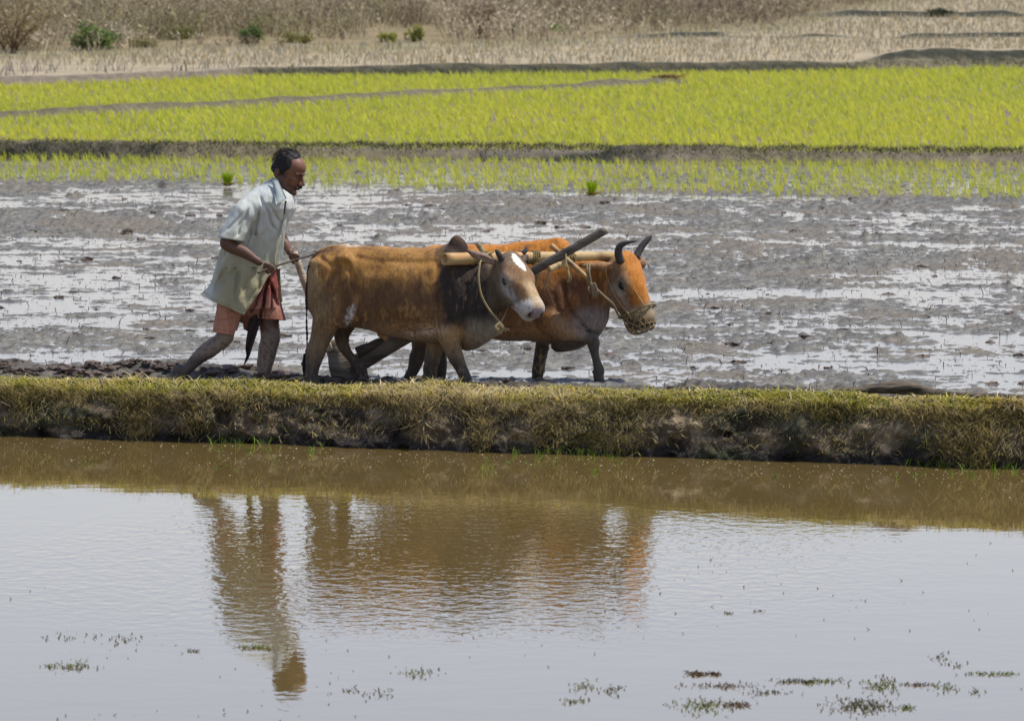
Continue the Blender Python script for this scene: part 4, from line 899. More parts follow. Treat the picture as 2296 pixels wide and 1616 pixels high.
yy_ = V[:, 1] - yB(x); c = np.tile(lin(194, 122, 34), (len(V), 1))
c = mixc(c, lin(126, 84, 48), sst(585, 650, py + 20 * nz)); c = mixc(c, lin(164, 128, 90), sst(690, 745, py + 20 * nz) * .8); c = mixc(c, lin(110, 88, 68), sst(748, 775, py) * .7)  # side browner below the back, shade painted into the coat
c = mixc(c, lin(92, 60, 36), sst(.05, .5, nz) * .5 * (py < 740)); c = mixc(c, lin(214, 150, 66), sst(.1, .55, -nz + .4 * nf) * .45 * (py < 740))
c = mixc(c, lin(96, 64, 44), sst(1180, 1240, x) * sst(1345, 1300, x) * sst(600, 640, py + 12 * nz) * sst(735, 690, py) * .55)
c = mixc(c, lin(146, 134, 124), sst(1262, 1300, x + .5 * (py - 720)) * sst(672, 712, py) * .9)
c = mixc(c, lin(62, 57, 50), sst(748, 790, py + 12 * nz) * .93); c = mixc(c, lin(150, 126, 84), sst(.05, .4, nf) * sst(775, 790, py) * sst(1190, 1200, x) * sst(1240, 1230, x) * .9)
fore = sst(-8, 6, (py - (700 + (x - 1236) * .52))) * sst(10, -6, (py - (770 + (x - 1250) * -.02))) * (x > 1236) * (yy_ < -34)
c = mixc(c, lin(150, 120, 84), fore * sst(1320, 1270, x) * .9); c = mixc(c, lin(84, 78, 68), sst(1300, 1326, x) * sst(735, 745, py) * .9)
q = (V - OB) @ RMB.T / kB; A, R_, N_ = q.T
hd = sst(-24, -10, A) * sst(-92, -80, N_) * sst(52, 44, np.abs(R_)) * sst(1350, 1368, x)
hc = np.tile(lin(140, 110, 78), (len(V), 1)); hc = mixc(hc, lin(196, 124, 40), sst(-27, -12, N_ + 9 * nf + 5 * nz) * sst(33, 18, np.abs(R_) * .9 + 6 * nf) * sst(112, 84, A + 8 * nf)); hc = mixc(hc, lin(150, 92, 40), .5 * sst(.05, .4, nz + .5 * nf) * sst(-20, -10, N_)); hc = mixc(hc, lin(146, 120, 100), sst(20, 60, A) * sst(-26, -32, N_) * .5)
hc = mixc(hc, lin(186, 180, 160), .8 * np.exp(-((A - 56) / 17) ** 2 - ((N_ + 27) / 12) ** 2) * (np.abs(R_) > 22)); hc = mixc(hc, lin(160, 140, 108), sst(92, 108, A) * .9); hc = mixc(hc, lin(92, 84, 72), sst(112, 128, A - .5 * (N_ + 20)) * .85)
hc = mixc(hc, lin(36, 28, 24), np.exp(-((A - 52) / 9) ** 2 - ((N_ + 22) / 7) ** 2) * (np.abs(R_) > 24))
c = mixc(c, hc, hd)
ear = (x < 1372) & (py < 612) & (py > 575) & (V[:, 1] < yB(1350) - 24); c = np.where(ear[:, None], lin(158, 116, 76), c)
c = c * (1 + .16 * nf)[:, None]
oxB = empty('plough_ox', (*frame_pt(frB, 1120, 760, yB(1120))[:2], MUDZ), 'orange ox with curved dark horns and a rope muzzle, farther of the yoked pair', 'ox', 'oxen yoked to the plough')
keep(mesh_np('body', frB(V), [F], M_coat, col=c), oxB)
eyes(PB, RMB, kB, frB, oxB)
horn(frB, [(1390, 588, yB(1400) - 32, 9.5), (1385, 570, yB(1400) - 38, 9.2), (1387, 555, yB(1400) - 43, 7.8), (1401, 546, yB(1400) - 50, 5.2), (1427, 541.5, yB(1400) - 58, 1.2)], oxB)
horn(frB, [(1424, 578, yB(1400) + 14, 9), (1436, 556, yB(1400) + 22, 8), (1448, 541, yB(1400) + 26, 6.8), (1457, 532, yB(1400) + 28, 4.5), (1460, 528, yB(1400) + 28, 2)], oxB)
# ================================================================== yoke, plough, ropes
M_bam = mat('bamboo', None, .55, bump=.4, bscale=30, bdist=.004, var=.22, vscale=14, stretch=(.25, .25, 2), spec=.35)
M_wood = mat('weathered_wood', None, .85, bump=.9, bscale=50, bdist=.006, var=.35, vscale=20, stretch=(.3, 1, 1.6))
M_rope = mat('jute_rope', None, .9, bump=1., bscale=260, bdist=.004, var=.2, vscale=150)
def pole(name, a, b, ra, rb, m, colf, parent=None, hollow=False, n=24, nodes=(), wall=.22, wob=0.):
    a, b = np.asarray(a, float), np.asarray(b, float); ts = np.unique(np.concatenate([np.linspace(0, 1, 26), np.array([t + e for t in nodes for e in (-.012, -.004, .004, .012)])]))
    ts = ts[(ts >= 0) & (ts <= 1)]; P = a + (b - a) * ts[:, None]; R = ra + (rb - ra) * ts
    for t in nodes: R = R * (1 + .07 * np.exp(-((ts - t) / .006) ** 2))
    if wob: P = P + np.stack([vn(ts * 4 + i * 9.1, 1.7 + wob * 100) for i in range(3)], 1) * wob
    if hollow:
        d = (b - a) / np.linalg.norm(b - a); w_ = ra * (1 - wall)
        P = np.concatenate([[a + d * .10], [a + d * .002], [a], P[1:]]); R = np.concatenate([[w_ * .97], [w_], [ra * .97], R[1:]])
        ts = np.concatenate([[0, 0, 0], ts[1:]]); V, F = tube_open(P, R, d, n)
    else:
        V, F = tube(P, R, n); ts = np.concatenate([ts, [0, 1]])
        V0 = V
    T = np.concatenate([np.repeat(ts[:len(P)], n), [0, 1]])[:len(V)]
    return mesh_np(name, V, F, m, col=colf(T, V)) if parent is None else keep(mesh_np(name, V, F, m, col=colf(T, V)), parent)
def tube_open(P, R, d, n):
    ref = np.array([0, 0, 1.]); A = np.cross(d, ref); A /= np.linalg.norm(A); B = np.cross(d, A); a = np.linspace(0, 2 * np.pi, n, endpoint=False)
    ring = np.cos(a)[:, None] * A + np.sin(a)[:, None] * B
    V = np.concatenate([P[i] + R[i] * ring for i in range(len(P))] + [P[:1], P[-1:]]); j = np.arange(n); k = (j + 1) % n; F = []
    for i in range(len(P) - 1): F.append(np.stack([i * n + j, i * n + k, (i + 1) * n + k, (i + 1) * n + j], 1))
    c = len(P) * n; return V, [np.concatenate(F), np.concatenate([np.stack([k, j, np.full(n, c)], 1), np.stack([(len(P) - 1) * n + j, (len(P) - 1) * n + k, np.full(n, c + 1)], 1)])]
def bamc(T, V, base=(200, 172, 120)):
    c = np.tile(lin(*base), (len(V), 1)); c = mixc(c, lin(196, 140, 74), sst(.1, .6, vn(T * 7, V[:, 2] * 30, 0, 5)) * .7)
    c = mixc(c, lin(104, 84, 58), sst(.35, .7, vn(T * 11, V[:, 2] * 18, 1.3, 6)) * .7); return c
def woodc(base, dark=(60, 54, 48)):
    return lambda T, V: mixc(np.tile(lin(*base), (len(V), 1)), lin(*dark), sst(-.1, .6, fbm(V[:, 0] * 14, V[:, 1] * 14, V[:, 2] * 22, 3, 3)) * .7)
rA = frA.S
yk0 = W(996, 581, 44.42); yk1 = W(1372, 573, 45.20)
yoke = empty('yoke', yk0, 'long bamboo beam with a hollow open end lying across both ox necks', 'yoke')
pole('beam', yk0, yk1, .0410, .030, M_bam, bamc, yoke, hollow=True, nodes=(.13, .36, .58, .80))
ykat = lambda t, o=(0, 0, 0): yk0 + (yk1 - yk0) * t + np.array(o)
# neck pins tied through the beam
def pin(px0, py0, px1, py1, Y0, Y1, r_, base=(168, 160, 124)):
    pole('pin', W(px0, py0, Y0), W(px1, py1, Y1), r_, r_ * .95, M_bam, lambda T, V: bamc(T, V, base), yoke, nodes=(.5,), n=14)
pin(1070, 545, 1100, 592, 44.62, 44.62, .017); pin(1168, 560, 1196, 680, 44.95, 44.95, .015)
pin(1235, 549, 1322, 628, 44.78, 44.74, .017, (176, 150, 112)); 
pole('pin', W(1232, 604, 44.60), W(1268, 588, 44.66), .020, .022, M_bam, bamc, yoke, n=14)
def loops(p, ax, R, nt, w_, th=.0042, sk=0.0):
    ax = ax / np.linalg.norm(ax); A = np.cross(ax, [0, 0, 1.]); A /= np.linalg.norm(A); B = np.cross(ax, A); a = np.linspace(0, 2 * np.pi * nt, 16 * nt)
    return (p + R * (np.cos(a)[:, None] * A + np.sin(a)[:, None] * B) + ax * (np.linspace(-.5, .5, len(a)) * w_ + sk * np.sin(a))[:, None], th)
ya = yk1 - yk0
def lash(pts, r_, colr=(150, 130, 88)): keep(tubes('lashing', [(pts, r_)], M_rope, col=lin(*colr), n=7), yoke)
for t, R_, nt_, w_, th_, sk_ in ((.245, .044, 4, .05, .0042, .015), (.52, .042, 4, .06, .0042, -.02), (.74, .040, 3, .06, .0038, .02), (.18, .043, 2, .02, .0034, -.02)):
    pts, th = loops(ykat(t), ya, R_, nt_, w_, th_, sk_); lash(pts, th)
lash(spline([W(1262, 558, 44.72), W(1268, 560, 44.66), W(1270, 590, 44.60), W(1277, 612, 44.60), W(1280, 626, 44.59), W(1273, 632, 44.6), W(1276, 620, 44.58), W(1272, 604, 44.6), W(1264, 588, 44.62)], 6), .0050, (170, 156, 112))
lash(spline([W(1224, 590, 44.7), W(1230, 612, 44.68), W(1226, 636, 44.68), W(1220, 648, 44.68)], 5), .006, (178, 160, 120))
lash(spline([W(1210, 596, 44.72), W(1206, 625, 44.7), W(1202, 650, 44.7), W(1198, 668, 44.7)], 5), .0045, (178, 160, 120))
# ---------------- plough: one long beam rising between the oxen, share and handle at its foot
plough = empty('plough', [*W(790, 850, 44.98)[:2], MUDZ], 'wooden plough with a long dark beam rising between the oxen and a pale handle', 'plough')
pb0, pb1 = W(806, 812, 44.98), W(1361, 516, 44.60)
def beamshape():
    ts = np.linspace(0, 1, 60); P = pb0 + (pb1 - pb0) * ts[:, None]; R = np.interp(ts, [0, .2, .6, 1], [.062, .050, .031, .027])
    P[:, 2] += .008 * np.sin(ts * 7); V, F = tube(P, R, 16); T = np.concatenate([np.repeat(ts, 16), [0, 1]])
    return V, F, T
V, F, T = beamshape(); c = woodc((112, 104, 92), (58, 52, 46))(T, V); c = mixc(c, lin(200, 192, 176), (T > .999) * .6)
keep(mesh_np('beam', V, F, M_wood, col=c), plough)
pole('handle', W(660, 566, 44.96), W(738, 788, 44.96), .021, .030, M_wood, woodc((196, 178, 154), (140, 120, 98)), plough, wob=.004)
s = SDF([715, -70, -905], [905, 60, -740], 2.0)
s.cone(L3(752, 776, 0), L3(778, 860, 0), 17, 29, 8, .7); s.cone(L3(745, 784, 0), L3(760, 850, 0), 12, 18, 8, .6); s.cone(L3(770, 850, 0), L3(838, 874, -4), 24, 9, 8, .6)
s.cone(L3(775, 822, 0), L3(812, 808, 0), 24, 17, 8, .7)
s.D -= 1.5 * vn(*[g.astype(np.float32) * .07 for g in np.meshgrid(*s.ax, indexing='ij', sparse=True)], 5)
frP = Frame(800, 840, 44.98); V, F = s.mesh(); c = woodc((106, 98, 88), (52, 48, 44))(0, frP(V)); c = mixc(c, lin(150, 142, 130), sst(835, 800, -V[:, 2]) * sst(778, 760, V[:, 0]) * .6)
keep(mesh_np('share', frP(V), [F], M_wood, col=c), plough)
pole('wedge', W(800, 790, 44.90), W(862, 762, 44.93), .034, .026, M_wood, woodc((84, 76, 68)), plough, wob=.003)
# ---------------- ropes worn by the oxen
lst = [(spline([W(1076, 590, 44.37), W(1073, 622, 44.34), W(1079, 660, 44.34), W(1094, 690, 44.36), W(1112, 712, 44.36), W(1122, 724, 44.36)], 6), .0070),
       (spline([W(1076, 590, 44.37), W(1086, 574, 44.5), W(1110, 566, 44.66), W(1140, 590, 44.85)], 5), .006), (spline([W(1122, 724, 44.36), W(1134, 700, 44.5), W(1140, 660, 44.72)], 5), .006)]
r = np.random.default_rng(77)
for i in range(9): lst.append((spline([W(1121, 722, 44.35), W(1121 + r.normal(2, 6), 734, 44.34 + r.normal(0, .01)), W(1124 + r.normal(0, 7), 744 + r.normal(0, 3), 44.34)], 4), .0068))
o = tubes('neck_rope', lst, M_rope, col=lin(166, 148, 108), n=8); recenter(o, W(1095, 660, 44.4)); tag(o, "braided neck rope with a frayed knot below the blazed ox's throat", 'rope')
def hp(A, R, N): return frB(PB(A, R, N))
lst = [(spline([W(1330, 640, 44.66), W(1352, 662, 44.66), W(1374, 682, 44.70), hp(104, 27, -52), hp(106, 28, -30), hp(104, 17, 3), hp(103, 0, 7)], 6), .0078),
       (spline([hp(103, 0, 7), hp(104, -20, 2), hp(106, -28, -30), hp(104, -20, -60), hp(104, 0, -66), hp(104, 22, -58), hp(106, 28, -34)], 6), .007)]
for i in range(10): lst.append((spline([W(1325 + r.normal(0, 3), 636 + r.normal(0, 3), 44.65), W(1330 + r.normal(0, 5), 644 + r.normal(0, 4), 44.63), W(1334 + r.normal(0, 6), 656 + r.uniform(-6, 12), 44.65)], 4), .0065))
lst.append((spline([W(1316, 592, 44.68), W(1317, 612, 44.65), W(1322, 636, 44.65)], 5), .0085)); lst.append((spline([W(1322, 592, 44.68), W(1321, 612, 44.64), W(1326, 636, 44.65)], 5), .007))
o = tubes('lead_rope', lst, M_rope, col=lin(146, 130, 98), n=8); recenter(o, W(1326, 638, 44.65)); tag(o, "knotted brown rope running from the yoke pin to the orange ox's muzzle", 'rope')
lst = [(spline([W(1358, 606, 44.72), hp(30, 44, -40), hp(70, 37, -40), hp(108, 30, -30), hp(118, 28, -30)], 6), .0028), (spline([hp(70, 26, -2), hp(88, 22, 0), hp(104, 18, 2)], 5), .0035)]
o = tubes('cheek_cord', lst, M_rope, col=lin(206, 172, 104), n=6); recenter(o, hp(70, 37, -40)); tag(o, "thin straw-coloured cord across the orange ox's cheek", 'cord')
# muzzle net woven of rope over the orange ox's snout
lst = []
def ring(A, sc): 
    a = np.linspace(0, 2 * np.pi, 33); return np.array([hp(A, sc * 27.5 * math.cos(t), -26 + sc * (25 * math.sin(t) - (7 if math.sin(t) < 0 else 0))) for t in a])
for A, sc in ((112, 1.0), (124, 1.0), (135, .93), (143, .74)): lst.append((ring(A, sc), .0042))
for i in range(14):
    for sg in (1, -1):
        pts = []
        for A, sc in ((106, 1.0), (114, 1.03), (124, 1.03), (134, .96), (141, .82), (146, .55)):
            t = 2 * math.pi * i / 14 + sg * (A - 106) * .02; pts.append(hp(A, sc * 27.5 * math.cos(t), -26 + sc * (25 * math.sin(t) - (7 if math.sin(t) < 0 else 0))))
        lst.append((spline(pts, 4), .0034))
o = tubes('muzzle_net', lst, M_rope, col=lin(160, 136, 98), n=6); recenter(o, hp(125, 0, -20)); tag(o, "woven rope net muzzle over the orange ox's snout", 'muzzle')
# goad held over the tail
gpts = [W(578, 612, 44.55), W(600, 603, 44.60), W(660, 583, 44.78), W(705, 570, 44.86), W(748, 554, 44.92)]
v, f = tube(spline(gpts, 6), np.linspace(.008, .005, 25), 10); o = mesh_np('goad', v, f, M_wood, col=woodc((98, 84, 70))(0, v)); recenter(o, gpts[1]); tag(o, 'thin dark wooden stick in the right hand of the farmer', 'stick')

# ---------------- hollow log lying along the field side of the bank
frL = Frame(2050, 885, 42.78); s = SDF([1810, -60, -950], [2345, 60, -820], 1.8)
s.chain([(1826, 887, 14, 5), (1870, 881, 12, 8), (1920, 876, 8, 11), (1965, 871, 4, 13), (2008, 869, 0, 16), (2045, 871, 0, 16), (2080, 879, -2, 12), (2130, 884, -4, 8), (2210, 887, -8, 8), (2280, 890, -12, 7), (2330, 893, -14, 6)], 5, 1.5)
s.cone(L3(1975, 888, -14), L3(2050, 888, -14), 8, 11, 3, 1.2, sub=True); s.cone(L3(1930, 892, -12), L3(1980, 889, -12), 4, 8, 3, 1.2, sub=True)
s.D += (1.5 * vn(*[g.astype(np.float32) * k_ for g, k_ in zip(np.meshgrid(*s.ax, indexing='ij', sparse=True), (.03, .12, .12))], 5)).astype(np.float32)
V, F = s.mesh(); P_ = frL(V); c = mixc(np.tile(lin(110, 98, 82), (len(V), 1)), lin(56, 50, 42), sst(-.2, .5, fbm(V[:, 0] * .02, V[:, 1] * .15, V[:, 2] * .2, 5, 4)))
o = mesh_np('log', P_, [F], M_wood, col=c); recenter(o, frL(L3(2040, 895, 0))); tag(o, 'long weathered grey-brown log with a hollow dark hump lying behind the grassy bank', 'log')
# ================================================================== the ploughman
M_skin = mat('skin', None, .55, bump=.35, bscale=160, bdist=.003, spec=.4, var=.12, vscale=60)
M_shirt = mat('cotton_shirt', None, .88, bump=.42, bscale=13, bdist=.03, spec=.15, var=.10, vscale=14, stretch=(1.3, 1.3, .6, (0, .35, 0)))
M_lungi = mat('checked_cotton', None, .9, bump=.7, bscale=26, bdist=.016, spec=.12, var=.16, vscale=22, stretch=(1.5, 1.5, .5))
M_hair = mat('hair', lin(26, 22, 22), .55, bump=.8, bscale=300, bdist=.003, spec=.35)
frM = Frame(560, 640, 44.92); H_ = 1.6
s = SDF([370, -120, -905], [730, 130, -320], H_)
# head: yaw a little towards the viewer, dipped
OH = L3(650, 379, 4); hF, hR, hU = axes(math.radians(22), math.radians(22)); hU = np.cross(hF, hR); hU = hU if hU[2] > 0 else -hU
HM = np.stack([hF, hR, hU]); HP = lambda f, r_, u: OH + hF * f + hR * r_ + hU * u
s.ell(HP(-4, 0, 6), (36, 27, 31), 6, HM); s.ell(HP(15, 0, 11), (20, 22, 20), 6, HM)          # skull, forehead
s.ell(HP(12, 0, -18), (22, 20.5, 24), 7, HM)                                             # face block
s.cone(HP(6, 0, -30), HP(25, 0, -45), 17, 9.5, 7)                                        # jaw to chin
s.ell(HP(28.5, 0, -45), (6.5, 8, 6), 4, HM)
for q in (1, -1):
    s.cone(HP(-8, q * 21, -24), HP(16, q * 13, -42), 7, 6, 7)                            # jaw line
    s.ell(HP(22, q * 15, -14), (8, 6.5, 6), 5, HM)                                       # cheekbone
    s.cone(HP(33.5, q * 4, .5), HP(27.5, q * 18, .5), 3.8, 3.2, 3)                          # brow ridge
    s.ell(HP(33, q * 10.5, -6.5), (7.5, 6.8, 4.6), 2.5, HM, sub=True)                    # eye socket
    s.ell(HP(28.5, q * 10.5, -7), (5, 5, 4), 1.2, HM)                                    # lid and ball
    s.ell(HP(20, q * 21.5, -28), (10, 5.5, 10), 6, HM, sub=True)
    s.ell(HP(-16, q * 27.5, -13), (6.5, 3.2, 10.5), 2, HM); s.ell(HP(-14, q * 31, -12), (3.2, 2.4, 6.0), 1.5, HM, sub=True)
    s.ell(HP(-14, q * 28, -22), (3.4, 2.4, 3.6), 2, HM)
s.cone(HP(34, 0, -4), HP(43, 0, -19), 3.0, 4.4, 2.5); s.ell(HP(38.5, 4.2, -21), (4.2, 3.4, 3.4), 2, HM); s.ell(HP(38.5, -4.2, -21), (4.2, 3.4, 3.4), 2, HM)
s.ell(HP(33, 0, -29), (6.2, 9.5, 3.4), 2.5, HM); s.ell(HP(33.5, 0, -34.5), (5.4, 8.5, 2.8), 2, HM); s.cone(HP(40, 7, -31.8), HP(40, -7, -31.8), 1.2, 1.2, 1, sub=True)
s.ell(HP(36, 0, -39.5), (4, 8, 2.5), 2.5, HM, sub=True)
# neck, trunk core
s.chain([(634, 405, 8, 19), (624, 428, 6, 20), (606, 452, 4, 25)], 8)
s.chain([(590, 470, 2, 36), (565, 540, 0, 38), (556, 610, 0, 36)], 10)
# near arm
s.chain([(562, 474, -38, 15), (536, 502, -56, 15), (512, 540, -66, 15.5), (520, 553, -68, 14.5), (550, 566, -76, 13.5), (574, 582, -82, 9.5), (586, 589, -84, 8.6)], 4, n=5)
def hand(pc, fd, up, side, k, curlc, lens):
    "fist: pc palm centre (3d), fd direction of the forearm, up back-of-hand normal, side across the knuckles"
    fd, up, side = (np.array(v, float) / np.linalg.norm(v) for v in (fd, up, side))
    for t in (-1.5, -.5, .5, 1.5):
        s.cone(pc - fd * 7 * k + side * t * 2.6 * k, pc + fd * 7 * k + side * t * 4.0 * k + up * 1.2 * k, 4.6 * k, 3.9 * k, 2.5)
    for i, t in enumerate((-1.5, -.5, .5, 1.5)):
        K = pc + fd * 8 * k + side * t * 4.3 * k + up * 1.5 * k; L = lens[i]
        a1 = K + (fd * .75 - up * .5) * 7.5 * k * L; a2 = a1 + (-fd * .25 - up * .95) * 6.5 * k * L; a3 = a2 + (-fd * .95 - up * .1) * 4.5 * k * L
        s.cone(K, a1, 3.5 * k, 3.1 * k, 1.2); s.cone(a1, a2, 3.1 * k, 2.8 * k, 1); s.cone(a2, a3, 2.8 * k, 2.3 * k, .8)
    b = pc - fd * 3 * k + side * 6.5 * k - up * 2 * k; t1 = b + (fd * .6 + side * .6 - up * .35) * 8 * k; t2 = t1 + (fd * .7 - side * .15 - up * .75) * 7 * k
    s.cone(b, t1, 4.4 * k, 3.5 * k, 2); s.cone(t1, t2, 3.4 * k, 2.7 * k, 1)
gk = lambda p: (frM_inv(p))
def frM_inv(p): return (np.asarray(p) - frM.O) * frM.S + np.array([560, 0, -640])
g1 = frM_inv(W(603, 602.5, 44.615))
hand(g1 + np.array([-2.5, -1.5, 5.0]), (.80, -.05, -.45), (.12, -.80, .52), (-.30, .30, -.75), .92, None, (1.0, 1.05, .98, .85))
# far arm and its hand on the plough handle
s.chain([(610, 472, 38, 13), (622, 505, 52, 12.5), (630, 534, 64, 13.5), (638, 548, 56, 11.5), (647, 560, 34, 9), (650, 566, 24, 8.4)], 4, n=5)
g2 = frM_inv(W(666, 584, 44.96)) + np.array([-8, -3, 9.])
hand(g2, (.80, -.40, -.30), (.05, -.75, .65), (-.35, .20, -.8), .90, None, (.95, 1.05, 1.0, .85))
# legs
s.chain([(532, 640, -20, 34), (520, 690, -22, 28), (508, 742, -24, 20), (503, 758, -24, 18.5), (490, 770, -22, 18), (468, 784, -20, 19.5), (447, 800, -18, 16.5), (425, 823, -16, 12.5), (411, 838, -16, 11.5)], 5, n=5)
s.ell(L3(512, 758, -27), (11, 10, 11), 5)                                                 # knee cap
s.chain([(400, 826, -16, 10.5), (393, 836, -16, 9.5), (398, 852, -17, 11), (410, 866, -18, 10), (424, 876, -18, 9)], 4)
for i, t in enumerate((-8, -4, 0, 4, 8)): s.cone(L3(420, 873, -18 + t), L3(434 - abs(t - 4) * .4, 880, -18 + t * 1.2), 4.2, 3.3, 1.5)
s.chain([(585, 640, 22, 34), (598, 690, 24, 27), (603, 732, 22, 22), (606, 752, 20, 21.5), (603, 770, 20, 21), (597, 795, 21, 20.5), (592, 822, 21, 17.5), (590, 848, 20, 15.5), (590, 872, 20, 15)], 5, .92, n=5)
s.ell(L3(614, 754, 14), (10, 12, 12), 6); s.chain([(590, 872, 20, 13), (606, 882, 16, 11), (626, 888, 12, 8)], 4)
gx, gy, gz_ = [g.astype(np.float32) for g in np.meshgrid(*s.ax, indexing='ij', sparse=True)]
s.D -= .9 * vn(gx * .10, gy * .1, gz_ * .08, 5) * sst(-720, -760, gz_)                  # caked mud on the shins
V, F = s.mesh(); x, py = V[:, 0], -V[:, 2] - SL * V[:, 1]; nf = fbm(x * .12, V[:, 1] * .12, V[:, 2] * .1, 5, 4)
c = np.tile(lin(104, 74, 58), (len(V), 1)); q = (V - OH) @ HM.T; f_, r_, u_ = q.T
face = sst(-52, -46, u_) * (py < 450) * sst(5, 12, f_); c = mixc(c, lin(132, 90, 66), face * .9)
c = mixc(c, lin(96, 54, 44), np.exp(-((f_ - 36) / 7) ** 2 - ((u_ + 32) / 5) ** 2 - (r_ / 9) ** 2) * .8)
c = mixc(c, lin(34, 25, 22), np.exp(-((u_ - 1) / 3.0) ** 2) * np.exp(-((np.abs(r_) - 11) / 7) ** 2) * (f_ > 20) * .95)     # eyebrows
c = mixc(c, lin(44, 30, 26), np.exp(-((u_ + 7) / 3.0) ** 2 - ((np.abs(r_) - 10.5) / 5) ** 2) * (f_ > 20) * .8)
c = mixc(c, lin(72, 50, 44), sst(-22, -30, u_) * sst(-52, -46, u_) * sst(5, 15, f_) * (u_ < -26) * .45)                          # stubble
c = mixc(c, lin(142, 128, 112), sst(725, 765, py + 18 * nf) * .85); c = mixc(c, lin(82, 74, 66), sst(.05, .4, nf) * sst(745, 770, py) * .75); c = mixc(c, lin(84, 62, 50), sst(-.1, -.4, nf) * sst(745, 770, py) * .6)
c = mixc(c, lin(70, 64, 58), sst(540, 470, x) * sst(790, 810, py) * .8)
c = mixc(c, lin(176, 140, 86), sst(596, 602, x) * sst(838, 850, py) * sst(560, 580, x) * .7)
c = mixc(c, lin(132, 118, 108), (py > 575) * (py < 625) * sst(585, 592, x) * sst(.0, .4, nf) * .5)
c = c * (1 + .12 * nf)[:, None]
man = empty('person', (*frame_pt(frM, 560, 800, 0)[:2], MUDZ), 'barefoot man in a pale short-sleeved shirt and rolled-up red lungi leaning on the plough', 'person')
keep(mesh_np('body', frM(V), [F], M_skin, col=c), man)
# hair: cap over the back of the skull, thinning on top, ragged
s = SDF(OH - 52, OH + 52, 1.5)
s.ell(HP(-6, 0, 9), (37.5, 29.5, 32), 4, HM); s.ell(HP(-18, 0, -8), (25, 28.5, 24), 5, HM)
g = np.meshgrid(*s.ax, indexing='ij'); G = np.stack(g, -1) - OH; f_, r_, u_ = (G @ HM.T)[..., 0], (G @ HM.T)[..., 1], (G @ HM.T)[..., 2]
nn = vn(g[0] * .16, g[1] * .16, g[2] * .16, 3).astype(np.float32) * 2.2
line = np.maximum(f_ - (np.minimum(9 + .34 * (u_ - 5), 12) + (np.abs(r_) < 15) * 5 - 7 * np.exp(-((np.abs(r_) - 19) / 6) ** 2) * (u_ > 10)), -(u_ + 30 + .35 * f_))   # hairline and nape
line = np.maximum(line, np.minimum((-(u_ + 17)), (f_ + 9)) * (f_ > -12) - 1 + 0 * f_)
ear_ = np.sqrt(((f_ + 15) / 9) ** 2 + ((u_ + 16) / 13) ** 2) * 9 - 9
s.D = np.maximum(np.maximum(s.D - .7 * nn + 2.2 * sst(-9, 0, line) - .2, line.astype(np.float32) - nn), (-ear_).astype(np.float32))
V, F = s.mesh(); hair = keep(mesh_np('hair', frM(V), [F], M_hair), man)
r = np.random.default_rng(6); n = 3000; th = r.uniform(0, 2 * math.pi, n); ph = np.arccos(r.uniform(-.2, 1, n))
d = np.stack([np.cos(th) * np.sin(ph), np.sin(th) * np.sin(ph), np.cos(ph)], 1); ok = ~((d[:, 0] > .25) & (d[:, 2] < .86)) & ~((d[:, 2] < .1) & (d[:, 0] > -.3)); d = d[ok]; n = len(d)
pl = np.stack([-6 + 38 * d[:, 0], 30 * d[:, 1], 9 + 32.5 * d[:, 2]], 1); tip = d * r.uniform(2, 9, (n, 1)) * (np.clip(d[:, 2:3], 0, 1) * 1.0 + .25) + np.array([-3, 0, -2]) + r.normal(0, 2.5, (n, 3))
B = frM(OH + pl @ HM); T = frM(OH + (pl + tip) @ HM); wv = np.cross(T - B, [0, 1, .3]); wv /= np.linalg.norm(wv, axis=1)[:, None] + 1e-9; wv *= .0005
keep(mesh_np('hair', np.stack([B - wv, B + wv, T], 1).reshape(-1, 3), [np.arange(3 * n).reshape(n, 3)], M_hair), man)
# moustache
s = SDF(OH - 60, OH + 60, 1.2)
for q in (1, -1): s.cone(HP(40.5, 1 * q, -27), HP(36.5, q * 11.5, -31.5), 3.3, 2.0, 1.5)
V, F = s.mesh(); keep(mesh_np('moustache', frM(V), [F], M_hair), man)
for q in (1, -1):
    u = np.linspace(0, math.pi, 9); v_ = np.linspace(0, 2 * math.pi, 12, endpoint=False)
    sp = np.array([[math.sin(a_) * math.cos(b_), math.sin(a_) * math.sin(b_), math.cos(a_)] for a_ in u for b_ in v_]) * np.array([1.6, 2.6, 1.3])
    V = frM(HP(33.0, q * 10.2, -7.2) + sp @ HM); Fq = np.array([(i * 12 + j, i * 12 + (j + 1) % 12, (i + 1) * 12 + (j + 1) % 12, (i + 1) * 12 + j) for i in range(8) for j in range(12)])
    keep(mesh_np('eye', V, [Fq], M_eye), man)
# ---- shirt
s = SDF([440, -120, -740], [690, 115, -385], H_)
s.loftz([(401, 606, 634, 20, 6), (412, 590, 642, 30, 5), (424, 568, 650, 46, 3), (436, 552, 657, 56, 0), (450, 540, 662, 61, -2), (466, 530, 664, 62, -2), (484, 522, 655, 59, 0), (500, 515, 646, 56, 0), (520, 508, 639, 54, 0), (545, 499, 637, 52, 0),
         (580, 489, 633, 54, 0), (612, 480, 631, 61, 0), (634, 472, 632, 67, 0), (652, 462, 634, 70, 0), (675, 458, 634, 72, 0), (720, 452, 634, 72, 0)], 5, 2.3)
s.cone(L3(566, 462, -34), L3(548, 480, -50), 27, 27, 12); s.cone(L3(548, 478, -50), L3(519, 540, -64), 27, 30, 4)
s.cone(L3(608, 464, 38), L3(616, 508, 56), 26, 19, 8)
gx, gy, gz_ = [g.astype(np.float32) for g in np.meshgrid(*s.ax, indexing='ij', sparse=True)]
pyy = -gz_ - SL * gy
